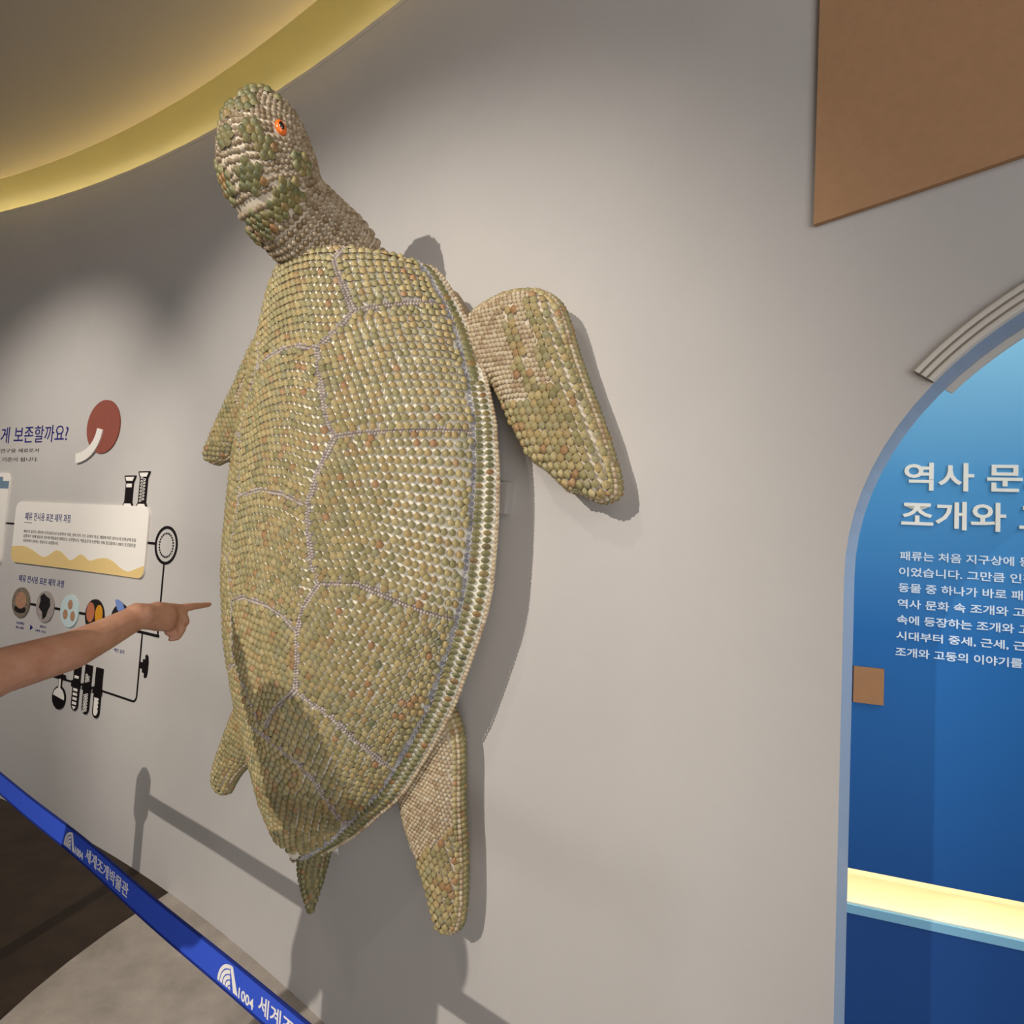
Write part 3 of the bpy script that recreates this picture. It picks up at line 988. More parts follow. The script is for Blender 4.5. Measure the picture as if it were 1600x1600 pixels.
# --- scutes
XM = 0.025


def mir(P): return [(2 * XM - x, y) for x, y in P]


A_ = dict(A0=(.134, .66), A1=(.206, .53), A2=(.14, .437), A3=(.223, .231), A4=(.172, .067), A5=(.223, -.106), A6=(.167, -.229), A7=(.159, -.373), A8=(.035, -.502))
arc1 = [(.14, .437), (.088, .445), (.023, .440), (-.04, .425), (2 * XM - .14, .405)]
arc2 = [(.172, .067), (.088, .089), (-.004, .091), (-.06, .08), (2 * XM - .172, .063)]
arc3 = [(.167, -.229), (.12, -.198), (.069, -.185), (-.045, -.185), (2 * XM - .167, -.209)]
c1 = [(.206, .53), (.26, .558), (.325, .592), (.36, .60)]
c2 = [(.223, .231), (.34, .257), (.451, .279), (.47, .283)]
c3 = [(.223, -.106), (.307, -.095), (.378, -.119), (.46, -.152), (.475, -.158)]
c4 = [(.159, -.373), (.242, -.417), (.297, -.486), (.329, -.568), (.335, -.585)]
last = [(-.16, -.49), (-.10, -.507), (-.049, -.522), (.02, -.526), (.089, -.544), (.14, -.57), (.176, -.612), (.188, -.67), (.185, -.743), (.17, -.80)]
rimin = [(float(aw(y) - rimw(y)), float(y)) for y in np.linspace(-.86, YF, 80)]


def rim_between(y0, y1):
    return [p for p in rimin if min(y0, y1) < p[1] < max(y0, y1)]


def interp_curve(c, x):
    c = sorted(c)
    xs = [p[0] for p in c]; yv = [p[1] for p in c]
    r_ = np.interp(x, xs, yv)
    x = np.asarray(x, float)
    sl = (yv[-1] - yv[0]) / (xs[-1] - xs[0] + 1e-9)
    return r_ + np.where(x > xs[-1], (x - xs[-1]) * sl * .6, 0) + np.where(x < xs[0], (x - xs[0]) * sl * .6, 0)


vr12 = [A_['A0'], A_['A1']]
VR = {1: [A_['A1'], (.179, .481), A_['A2']], 2: [A_['A2'], (.168, .352), (.195, .277), A_['A3']], 3: [A_['A3'], (.189, .142), A_['A4']], 4: [A_['A4'], (.184, -.008), (.197, -.064), A_['A5']], 5: [A_['A5'], (.185, -.165), A_['A6']], 6: [A_['A6'], (.167, -.3), A_['A7']], 7: [A_['A7'], (.087, -.437), A_['A8']]}
# (name, polygon, top curve, bottom curve)
scutes = []
front = [(x, .712) for x in (-.2, 0, .2)]
P = [(.14, .712), A_['A0']] + VR[1] + arc1[1:] + mir(VR[1])[::-1][1:] + mir(vr12)[::-1][1:] + [(2 * XM - .14, .712)]
scutes.append((P, front, arc1))
P = VR[2] + VR[3][1:] + arc2[1:] + mir(VR[3])[::-1][1:] + mir(VR[2])[::-1][1:-1] + arc1[::-1][:-1]
scutes.append((P, arc1, arc2))
P = VR[4] + VR[5][1:] + arc3[1:] + mir(VR[5])[::-1][1:] + mir(VR[4])[::-1][1:-1] + arc2[::-1][:-1]
scutes.append((P, arc2, arc3))
P = VR[6] + VR[7][1:] + mir(VR[7])[::-1][1:] + mir(VR[6])[::-1][1:-1] + arc3[::-1][:-1]
scutes.append((P, arc3, [(.16, -.46), (.035, -.502), (-.11, -.46)]))
# right costals
P = [A_['A1'], A_['A0'], (.14, .712)] + [p for p in rimin[::-1] if p[1] > .60] + [(.335, .60)] + c1[::-1][1:]
P = [(.14, .712)] + [p for p in rimin[::-1] if p[1] > .60] + c1[::-1][1:-1] + [A_['A1'], A_['A0']]
cR = []
cR.append((P, [(.134, .73), (.30, .76)], c1))
P = VR[1] + VR[2][1:] + c2[1:-1] + rim_between(.279, .592) + c1[::-1][1:-1]
cR.append((P, c1, c2))
P = VR[3] + VR[4][1:] + c3[1:-1] + rim_between(-.152, .279) + c2[::-1][1:-1]
cR.append((P, c2, c3))
P = VR[5] + VR[6][1:] + c4[1:-1] + rim_between(-.568, -.152) + c3[::-1][1:-1]
cR.append((P, c3, [(.159, -.50), (.35, -.60)]))
scutes += cR
for P, a, b in cR:
    scutes.append((mir(P)[::-1], mir(a), mir(b)))
# rear shields either side of the last seam
lastR = [p for p in last if p[0] > -.01]
P = [A_['A7']] + c4[1:-1] + [p for p in rimin[::-1] if -.82 < p[1] < -.585] + lastR[::-1] + [A_['A8']]
scutes.append((P, [(.02, -.42), (.159, -.45), (.329, -.52)], [(.02, -.75), (.2, -.80), (.33, -.86)]))
P = mir(VR[7])[:-1] + [A_['A8']] + last[3:] + [(x, y) for x, y in rimin if y < -.80][::-1] + [(-x, y) for x, y in rimin if y < -.585] + mir(c4)[::-1][1:-1]
scutes.append((P, [(-.35, -.55), (0, -.50), (.2, -.56)], [(-.3, -.95), (0, -.9), (.2, -.95)]))
last = last[2:]


def in_poly(x, y, P):
    P = np.array(P)
    x = np.asarray(x)[:, None]; y = np.asarray(y)[:, None]
    x1, y1 = P[:, 0][None], P[:, 1][None]
    x2, y2 = np.roll(P[:, 0], -1)[None], np.roll(P[:, 1], -1)[None]
    c = ((y1 > y) != (y2 > y)) & (x < (x2 - x1) * (y - y1) / (y2 - y1 + 1e-12) + x1)
    return (c.sum(1) % 2) == 1


def dist_poly(x, y, P, closed=True):
    P = np.array(P)
    Q = np.roll(P, -1, 0) if closed else P[1:]
    P_ = P if closed else P[:-1]
    pt = np.stack([x, y], -1)[:, None, :]
    d = Q - P_
    t_ = np.clip(((pt - P_[None]) * d[None]).sum(-1) / ((d * d).sum(-1)[None] + 1e-12), 0, 1)
    pr = P_[None] + t_[..., None] * d[None]
    return np.linalg.norm(pt - pr, axis=-1).min(1)


SP, RP = .0184, .0190
all_pts = []
seam_lines = [arc1, arc2, arc3, last, c1, c2, c3, c4, mir(c1), mir(c2), mir(c3), mir(c4), vr12, mir(vr12), [(.14, .712), A_['A0']]]
seam_lines += [VR[k] for k in VR] + [mir(VR[k]) for k in VR]
cloud = []
for ln in seam_lines:
    for a, b in zip(ln, ln[1:]):
        nn = max(2, int(math.hypot(b[0] - a[0], b[1] - a[1]) / .005))
        for q in range(nn): cloud.append((a[0] + (b[0] - a[0]) * q / nn, a[1] + (b[1] - a[1]) * q / nn))
cloud = np.array(cloud)
cloud3 = carap_pn(cloud[:, 0], cloud[:, 1])[0]
yq = np.linspace(YB, YF, 500)
pearl3 = np.concatenate([carap_pn(s_ * (aw(yq) - rimw(yq)), yq)[0] for s_ in (1, -1)])


def near(P, Q):
    return np.sqrt(np.concatenate([((P[i:i + 200, None, :] - Q[None]) ** 2).sum(-1).min(1) for i in range(0, len(P), 200)]))



for si, (P, top, bot) in enumerate(scutes):
    xs = [p[0] for p in P]
    x0_, x1_ = min(xs), max(xs)
    xx = np.linspace(x0_, x1_, 400)
    # number of rows from true surface length between the seams at a typical column
    xc = (x0_ + x1_) / 2
    yt, yb = interp_curve(top, xc), interp_curve(bot, xc)
    rows = max(2, int(round(abs(float(yt) - float(yb)) / RP)))
    px, py = [], []
    for r_ in range(-6, rows + 7):
        tt = (r_ + .5) / rows
        yy = interp_curve(top, xx) * (1 - tt) + interp_curve(bot, xx) * tt
        yc = np.clip(yy, YB + .004, YF - .004)
        ww = carap(xx, yc)
        ds = np.sqrt(np.diff(xx) ** 2 + np.diff(yc) ** 2 + np.diff(ww) ** 2)
        cum = np.concatenate([[0], np.cumsum(ds)])
        k = int(cum[-1] / SP)
        if k < 1: continue
        s_ = (np.arange(k + 1) + (.5 if r_ % 2 else 0)) * SP
        s_ = s_[s_ < cum[-1]]
        px.append(np.interp(s_, cum, xx)); py.append(np.interp(s_, cum, yy))
    px = np.concatenate(px); py = np.concatenate(py)
    px = px + rng.normal(0, .0006, len(px)); py = py + rng.normal(0, .0006, len(py))
    ok = in_poly(px, py, P) & (py < YF - .006) & (py > YB + .006) & (np.abs(px) < aw(py) - rimw(py) - .0015)
    px, py = px[ok], py[ok]
    p3_ = carap_pn(px, py)[0]
    ok = (near(p3_, cloud3) > .0098) & (near(p3_, pearl3) > .0125)
    px, py = px[ok], py[ok]
    # fill the left-over gaps along the seams with extra shells
    gx_, gy_ = np.meshgrid(np.arange(x0_, x1_, .0045), np.arange(min(p[1] for p in P), max(p[1] for p in P), .0045))
    gx_, gy_ = gx_.ravel(), gy_.ravel()
    k_ = in_poly(gx_, gy_, P) & (gy_ < YF - .006) & (gy_ > YB + .006) & (np.abs(gx_) < aw(gy_) - rimw(gy_) - .0015)
    gx_, gy_ = gx_[k_], gy_[k_]
    g3_ = carap_pn(gx_, gy_)[0]
    have = carap_pn(px, py)[0]
    k_ = (near(g3_, cloud3) > .0090) & (near(g3_, pearl3) > .0110) & (near(g3_, have) > .0138)
    gx_, gy_, g3_ = gx_[k_], gy_[k_], g3_[k_]
    add = []
    for q in np.argsort(near(g3_, have)) if len(g3_) else []:
        if all(((g3_[q] - g3_[z]) ** 2).sum() > .0145 ** 2 for z in add): add.append(q)
    if add:
        px = np.concatenate([px, gx_[add]]); py = np.concatenate([py, gy_[add]])
    pts, N = carap_pn(px, py)
    all_pts.append((si, pts, N))
    # thin raised plate under the shells of this scute
    bmS = bmesh.new()
    gx, gy = np.meshgrid(np.arange(x0_, x1_, .022), np.arange(min(p[1] for p in P), max(p[1] for p in P), .022))
    gx, gy = gx.ravel(), gy.ravel()
    k_ = in_poly(gx, gy, P) & (dist_poly(gx, gy, P) > .008)
    Pc = []
    for a, b in zip(P, P[1:] + P[:1]):
        L_ = math.hypot(b[0] - a[0], b[1] - a[1]); nn = max(1, int(L_ / .02))
        for q in range(nn): Pc.append((a[0] + (b[0] - a[0]) * q / nn, a[1] + (b[1] - a[1]) * q / nn))
    cen = np.mean(np.array(P), 0)
    nb = len(Pc)
    res = delaunay_2d_cdt([Vector(p) for p in Pc] + [Vector((x, y)) for x, y in zip(gx[k_], gy[k_])], [], [list(range(nb))], 1, 1e-6)
    vv = [(v.x, min(max(v.y, YB), YF)) for v in res[0]]
    vx = np.array([v[0] for v in vv]); vy = np.array([v[1] for v in vv])
    vx = np.clip(vx, -(aw(vy) - rimw(vy)), aw(vy) - rimw(vy))
    dd = dist_poly(vx, vy, P)
    pp, NN = carap_pn(vx, vy)
    lift = np.where(dd < .004, -.002, .0012)[:, None]
    so = pd('scute', pp + NN * lift, [list(f_) for f_ in res[2]], M['grout'], car, True)
    scutes[si] = scutes[si] + (so,)

# the 300 nearest clam shells are single parts, all others one mesh per scute
cat_ = np.concatenate([p for _, p, _ in all_pts])
own = np.concatenate([np.full(len(p), si) for si, p, _ in all_pts])
Nn = np.concatenate([N for _, _, N in all_pts])
view = CAML - cat_
dist = np.linalg.norm(view, axis=1)
facing = (Nn * view).sum(1) / dist
score = np.where(facing > .15, dist / np.sqrt(np.maximum(facing, .1)), 99)
order = np.argsort(score)
single = np.zeros(len(cat_), bool)
single[order[:300]] = True
UPV = np.array([0, 1.0, 0])
CL = .0194
TILT = .52
TV, TF, rad = T_CLAM
me_clam = bpy.data.meshes.new('clam_shell')
me_clam.from_pydata([tuple(v * CL) for v in TV], [], TF)
at = me_clam.attributes.new('rad', 'FLOAT', 'POINT')
at.data.foreach_set('value', rad.astype(np.float32))
me_clam.materials.append(M['clam_o'])
me_clam.shade_smooth()
Xf, Yf, Zf = frames(Nn, np.broadcast_to(UPV, Nn.shape))
c_, s_ = math.cos(TILT), math.sin(TILT)
Y2 = Yf * c_ - Zf * s_
Z2 = Zf * c_ + Yf * s_
for i in np.where(single)[0]:
    o = bpy.data.objects.new('clam_shell', me_clam)
    o.parent = turtle
    th = rng.normal(0, .12)
    X3 = Xf[i] * math.cos(th) + Y2[i] * math.sin(th)
    Y3 = Y2[i] * math.cos(th) - Xf[i] * math.sin(th)
    sc = rng.uniform(.92, 1.08)
    mm = Matrix.Identity(4)
    p_ = cat_[i] + Nn[i] * .005
    for r_ in range(3):
        mm[r_][0], mm[r_][1], mm[r_][2], mm[r_][3] = X3[r_] * sc, Y3[r_] * sc, Z2[i][r_] * sc, p_[r_]
    o.matrix_local = mm
    COL.objects.link(o)
for si in range(len(scutes)):
    k_ = (own == si) & ~single
    if k_.sum():
        o = cover('shell_cladding', T_CLAM, cat_[k_] + Nn[k_] * .005, Nn[k_], UPV, CL, M['clam_a'], car, TILT)

# --- seams: two staggered rows of small cup shells
for ln in seam_lines:
    P_ = []
    for a, b in zip(ln, ln[1:]):
        nn = max(2, int(math.hypot(b[0] - a[0], b[1] - a[1]) / .001))
        for q in range(nn): P_.append((a[0] + (b[0] - a[0]) * q / nn, a[1] + (b[1] - a[1]) * q / nn))
    P_ = np.array(P_)
    P_ = P_[(np.abs(P_[:, 0]) < aw(P_[:, 1]) - rimw(P_[:, 1]) - .002) & (P_[:, 1] < YF - .003)]
    if len(P_) < 5: continue
    pts, N = carap_pn(P_[:, 0], P_[:, 1])
    cum = np.concatenate([[0], np.cumsum(np.linalg.norm(np.diff(pts, axis=0), axis=1))])
    PP, NN, TT = [], [], []
    for row in (-1, 1):
        s_ = np.arange(.003 + (0.0035 if row > 0 else 0), cum[-1], .0072)
        i_ = np.clip(np.searchsorted(cum, s_), 1, len(pts) - 2)
        tg = pts[np.minimum(i_ + 3, len(pts) - 1)] - pts[np.maximum(i_ - 3, 0)]
        tg /= np.linalg.norm(tg, axis=1)[:, None]
        side = np.cross(N[i_], tg)
        PP.append(pts[i_] + side * row * .0042 + N[i_] * .0058); NN.append(N[i_]); TT.append(tg)
    cover('seam_shells', T_BEAD, np.concatenate(PP), np.concatenate(NN), np.concatenate(TT), .0092, M['seam'], car, .25, sx=1.1)

# --- marginal rim: two rows of clams across the rim, pearl rings inside, bead row outside
yy = np.linspace(YB + .01, YF, 4000)
for sgn in (1, -1):
    for (off, kind) in ((.99, 'pearl'), (.70, 'clam'), (.31, 'clam'), (.05, 'edge')):
        f_ = off if kind != 'clam' else (np.where(rimw(yy) > .037, off, .50))
        xv = sgn * (aw(yy) - rimw(yy) * f_)
        pts, N = carap_pn(xv, yy, .002)
        if kind == 'edge':
            N = N * .5 + np.array([sgn * .9, 0, 0]) + np.stack([0 * yy, -np.gradient(aw(yy), yy) * 0, 0 * yy], -1)
        if kind == 'pearl':
            N = N + np.array([0, 0, .4])
        cum = np.concatenate([[0], np.cumsum(np.linalg.norm(np.diff(pts, axis=0), axis=1))])
        sp = {'pearl': .0148, 'clam': .0158, 'edge': .0105}[kind]
        s_ = np.arange(.004 + (off > .5) * .007, cum[-1], sp)
        i_ = np.clip(np.searchsorted(cum, s_), 1, len(pts) - 2)
        tg = pts[np.minimum(i_ + 20, len(pts) - 1)] - pts[np.maximum(i_ - 20, 0)]
        tg /= np.linalg.norm(tg, axis=1)[:, None]
        Ni = N[i_] / np.linalg.norm(N[i_], axis=1)[:, None]
        p_ = pts[i_] + Ni * .002
        if off == .31:
            kk = rimw(p_[:, 1]) > .037
            p_, Ni, tg = p_[kk], Ni[kk], tg[kk]
        if kind == 'pearl':
            cover('pearl_rings', T_RING, p_ + Ni * .002, Ni, tg, .0155, M['pearl'], car, 0)
        elif kind == 'clam':
            cover('rim_shells', T_RIM, p_, Ni, tg, np.interp(rimw(p_[:, 1]), [.02, .036, .037, .06], [.0140, .0190, .0138, .0155]), M['rimclam'], car, .1, sx=1.5, jit=.08)
        else:
            cover('rim_edge_shells', T_BEAD, p_, Ni, tg, .0125, M['bead'], car, 0, sx=1.0)
# front and rear lip
for (y_, nm) in ((YF, 1), (YB, -1)):
    a = float(aw(y_))
    xx = np.linspace(-a, a, 600)
    base = np.stack([xx, 0 * xx + y_, carap(xx, 0 * xx + y_)], -1)
    for lvl in range(3):
        pts = base.copy(); pts[:, 2] -= .006 + lvl * .011; pts[:, 1] += nm * (.002)
        cum = np.concatenate([[0], np.cumsum(np.linalg.norm(np.diff(pts, axis=0), axis=1))])
        s_ = np.arange(.004 + (lvl % 2) * .005, cum[-1], .0115)
        i_ = np.clip(np.searchsorted(cum, s_), 0, len(pts) - 1)
        cover('lip_shells', T_BEAD, pts[i_], np.broadcast_to([0, nm * 1.0, .35], pts[i_].shape), (1, 0, 0), .0135, M['bead'], car)


# --- head and neck: elliptical sections along a spine in the plane of symmetry
HEAD = [  # y, w, half-width across x, half-depth
    (.62, .20, .135, .130), (.69, .25, .128, .128), (.739, .300, .116, .122), (.772, .385, .107, .112), (.800, .452, .104, .105),
    (.838, .488, .108, .108), (.890, .508, .106, .106), (.945, .515, .090, .088), (.985, .516, .068, .066), (1.010, .515, .044, .042), (1.024, .514, .016, .016)]
H = np.array(HEAD)
cumh = np.concatenate([[0], np.cumsum(np.hypot(np.diff(H[:, 0]), np.diff(H[:, 1])))])


def cr_eval(t_):
    """Catmull-Rom through the sections"""
    t_ = np.asarray(t_, float)
    i_ = np.clip(np.searchsorted(cumh, t_, 'right') - 1, 0, len(H) - 2)
    f_ = ((t_ - cumh[i_]) / (cumh[i_ + 1] - cumh[i_]))[..., None]
    p0 = H[np.maximum(i_ - 1, 0)]; p1 = H[i_]; p2 = H[i_ + 1]; p3 = H[np.minimum(i_ + 2, len(H) - 1)]
    return .5 * ((2 * p1) + (-p0 + p2) * f_ + (2 * p0 - 5 * p1 + 4 * p2 - p3) * f_ ** 2 + (-p0 + 3 * p1 - 3 * p2 + p3) * f_ ** 3)


def head_pt(t_, a):
    t_ = np.clip(np.asarray(t_, float), 0, cumh[-1] - 1e-6); a = np.asarray(a, float)
    e_ = .02
    q = cr_eval(t_)
    q2 = cr_eval(np.minimum(t_ + e_, cumh[-1] - 1e-6)); q1 = cr_eval(np.maximum(t_ - e_, 0))
    tg = q2[..., :2] - q1[..., :2]
    tg = tg / (np.linalg.norm(tg, axis=-1)[..., None] + 1e-9)
    # a=0: dorsal (outwards/back), a=90deg: +x side
    dy, dw = -tg[..., 1], tg[..., 0]
    ca, sa = np.cos(a), np.sin(a)
    x = q[..., 2] * sa
    y = q[..., 0] + dy * q[..., 3] * ca
    w_ = q[..., 1] + dw * q[..., 3] * ca
    return np.stack([x - .012, y, w_], -1)


def head_pn(t_, a):
    e1, e2 = .003, .03
    p = head_pt(t_, a)
    d1 = head_pt(t_ + e1, a) - head_pt(t_ - e1, a)
    d2 = head_pt(t_, a + e2) - head_pt(t_, a - e2)
    N = np.cross(d1, d2)
    N /= np.linalg.norm(N, axis=-1)[..., None] + 1e-12
    ctr = cr_eval(np.clip(t_, 0, cumh[-1] - 1e-6))
    c3_ = np.stack([0 * ctr[..., 0] - .012, ctr[..., 0], ctr[..., 1]], -1)
    sg = np.sign((N * (p - c3_)).sum(-1))
    N = N * np.where(sg == 0, 1, sg)[..., None]
    return p, N, d1 / (np.linalg.norm(d1, axis=-1)[..., None] + 1e-12)


V, F = [], []
NT, NA = 60, 40
for i in range(NT):
    p = head_pt(np.full(NA, cumh[-1] * i / (NT - 1)), np.linspace(0, 2 * math.pi, NA, endpoint=False))
    V += [tuple(q) for q in p]
for i in range(NT - 1):
    for j in range(NA):
        a, b = i * NA + j, i * NA + (j + 1) % NA
        F.append([a, b, b + NA, a + NA])
F.append(list(range(NA))[::-1]); F.append(list(range((NT - 1) * NA, NT * NA)))
head = pd('head', V, F, M['skinbase'], turtle, True)
bm = bmesh.new(); bm.from_mesh(head.data); bmesh.ops.recalc_face_normals(bm, faces=bm.faces[:]); bm.to_mesh(head.data); bm.free()
head['label'] = 'head and neck'

THEAD = cumh[5] - .03      # where the skull begins
eyeT, eyeA = None, None
eye_target = np.array([.088, .905, .534])
tt_g, aa_g = np.meshgrid(np.linspace(0, cumh[-1], 200), np.linspace(0, math.pi, 100))
hp = head_pt(tt_g, aa_g)
k_ = np.argmin(((hp - eye_target) ** 2).sum(-1))
eyeT, eyeA = tt_g.ravel()[k_], aa_g.ravel()[k_]
eyeP, eyeN, eyeD = head_pn(np.array([eyeT]), np.array([eyeA]))
eyeP, eyeN, eyeD = eyeP[0], eyeN[0], eyeD[0]

# plate centres: clusters of large olive shells on crown and cheeks
plates = [(cumh[5] + .000, -.2, .034), (cumh[5] + .0, .55, .034), (cumh[5] - .035, 1.15, .036), (cumh[5] + .035, 1.0, .030), (cumh[6] + .00, .15, .032), (cumh[6] + .005, .75, .028),
          (cumh[7] - .005, .0, .03), (cumh[7] + .005, .55, .026), (cumh[8] + .0, .35, .028), (cumh[8], 1.3, .016), (cumh[9], .2, .024), (cumh[5] - .05, .2, .036), (cumh[5] - .06, -.5, .03), (cumh[5] - .045, .75, .028), (cumh[6] - .03, 1.55, .02), (cumh[5] + .03, -.75, .03), (cumh[7], -.6, .03), (cumh[6] + .02, 1.45, .018), (cumh[5] + .01, 1.7, .022), (cumh[8] + .01, .95, .017)]
plP = [head_pt(np.array([a]), np.array([b]))[0] for a, b, _ in plates]
big, bign, bigt, sml, smln, smlt, smls = [], [], [], [], [], [], []
t_ = .03
row = 0
while t_ < cumh[-1] - .004:
    q = cr_eval(np.array([t_]))[0]
    skull = t_ > THEAD
    sp = .0145 if not skull else .0112
    circ = math.pi * (q[2] + q[3])
    k = max(5, int(circ / (sp)))
    a_ = (np.arange(k) + .5 * (row % 2)) / k * 2 * math.pi
    p, N, d = head_pn(np.full(k, t_), a_)
    for j in range(k):
        if np.linalg.norm(p[j] - eyeP) < .018: continue
        inpl = any(np.linalg.norm(p[j] - plP[q_]) < plates[q_][2] - .009 for q_ in range(len(plates)))
        if inpl: continue
        p[j] += d[j] * rng.normal(0, .0016 if skull else .0006)
        sml.append(p[j]); smln.append(N[j]); smlt.append(d[j]); smls.append(.0172 if not skull else .0138)
    t_ += sp * (1.06 if not skull else .95)
    row += 1
for (a, b, r_), c in zip(plates, plP):
    _, Nc, dc = head_pn(np.array([a]), np.array([b]))
    Nc, dc = Nc[0], dc[0]
    sx_ = np.cross(dc, Nc)
    sc_ = .0165
    for i in range(-3, 4):
        for j in range(-3, 4):
            o2 = sx_ * (i + .5 * (j % 2)) * sc_ + dc * j * sc_ * .9
            if np.linalg.norm(o2) > r_ - .004: continue
            p3 = c + o2
            # project on the head surface
            k_ = np.argmin(((hp2 - p3) ** 2).sum(-1)) if 'hp2' in globals() else None
            if k_ is None:
                tg2, ag2 = np.meshgrid(np.linspace(0, cumh[-1], 240), np.linspace(-math.pi, math.pi, 240))
                hp2 = head_pt(tg2, ag2).reshape(-1, 3)
                tg2, ag2 = tg2.ravel(), ag2.ravel()
                k_ = np.argmin(((hp2 - p3) ** 2).sum(-1))
            pq, Nq, dq = head_pn(np.array([tg2[k_]]), np.array([ag2[k_]]))
            if np.linalg.norm(pq[0] - eyeP) < .022: continue
            big.append(pq[0]); bign.append(Nq[0]); bigt.append(dq[0])
cover('neck_shells', T_BEAD, sml, smln, smlt, np.array(smls), M['neckbead'], head)
cover('plate_shells', T_CLAM, np.array(big) + np.array(bign) * .003, bign, bigt, .0215, M['rimclam'], head, .25)

# eye
def oriented(name, V, F, ctr, X, Y, Z, mt, parent, smooth=True):
    W_ = [ctr + X * v[0] + Y * v[1] + Z * v[2] for v in V]
    return pd(name, W_, F, mt, parent, smooth)


def ellipsoid(rx, ry, rz, n=20, m_=10):
    V, F = [], []
    for i in range(m_ + 1):
        t1 = math.pi * i / m_
        for j in range(n):
            a = 2 * math.pi * j / n
            V.append((rx * math.sin(t1) * math.cos(a), ry * math.sin(t1) * math.sin(a), rz * math.cos(t1)))
    for i in range(m_):
        for j in range(n):
            F.append([i * n + j, (i + 1) * n + j, (i + 1) * n + (j + 1) % n, i * n + (j + 1) % n])
    return V, F


ex = np.cross(eyeD, eyeN); ex /= np.linalg.norm(ex)
ey = np.cross(eyeN, ex)
rot = .25
exr = ex * math.cos(rot) + ey * math.sin(rot); eyr = ey * math.cos(rot) - ex * math.sin(rot)
V, F = ellipsoid(.0125, .0175, .009)
eo = oriented('eye', V, F, eyeP + eyeN * .004, exr, eyr, eyeN, M['orange'], turtle)
eo['label'] = 'orange glass eye'
V, F = ellipsoid(.0066, .0112, .006)
po = oriented('pupil', V, F, eyeP + eyeN * .0085, exr, eyr, eyeN, M['pupil'], eo)
po['label'] = 'black pupil'


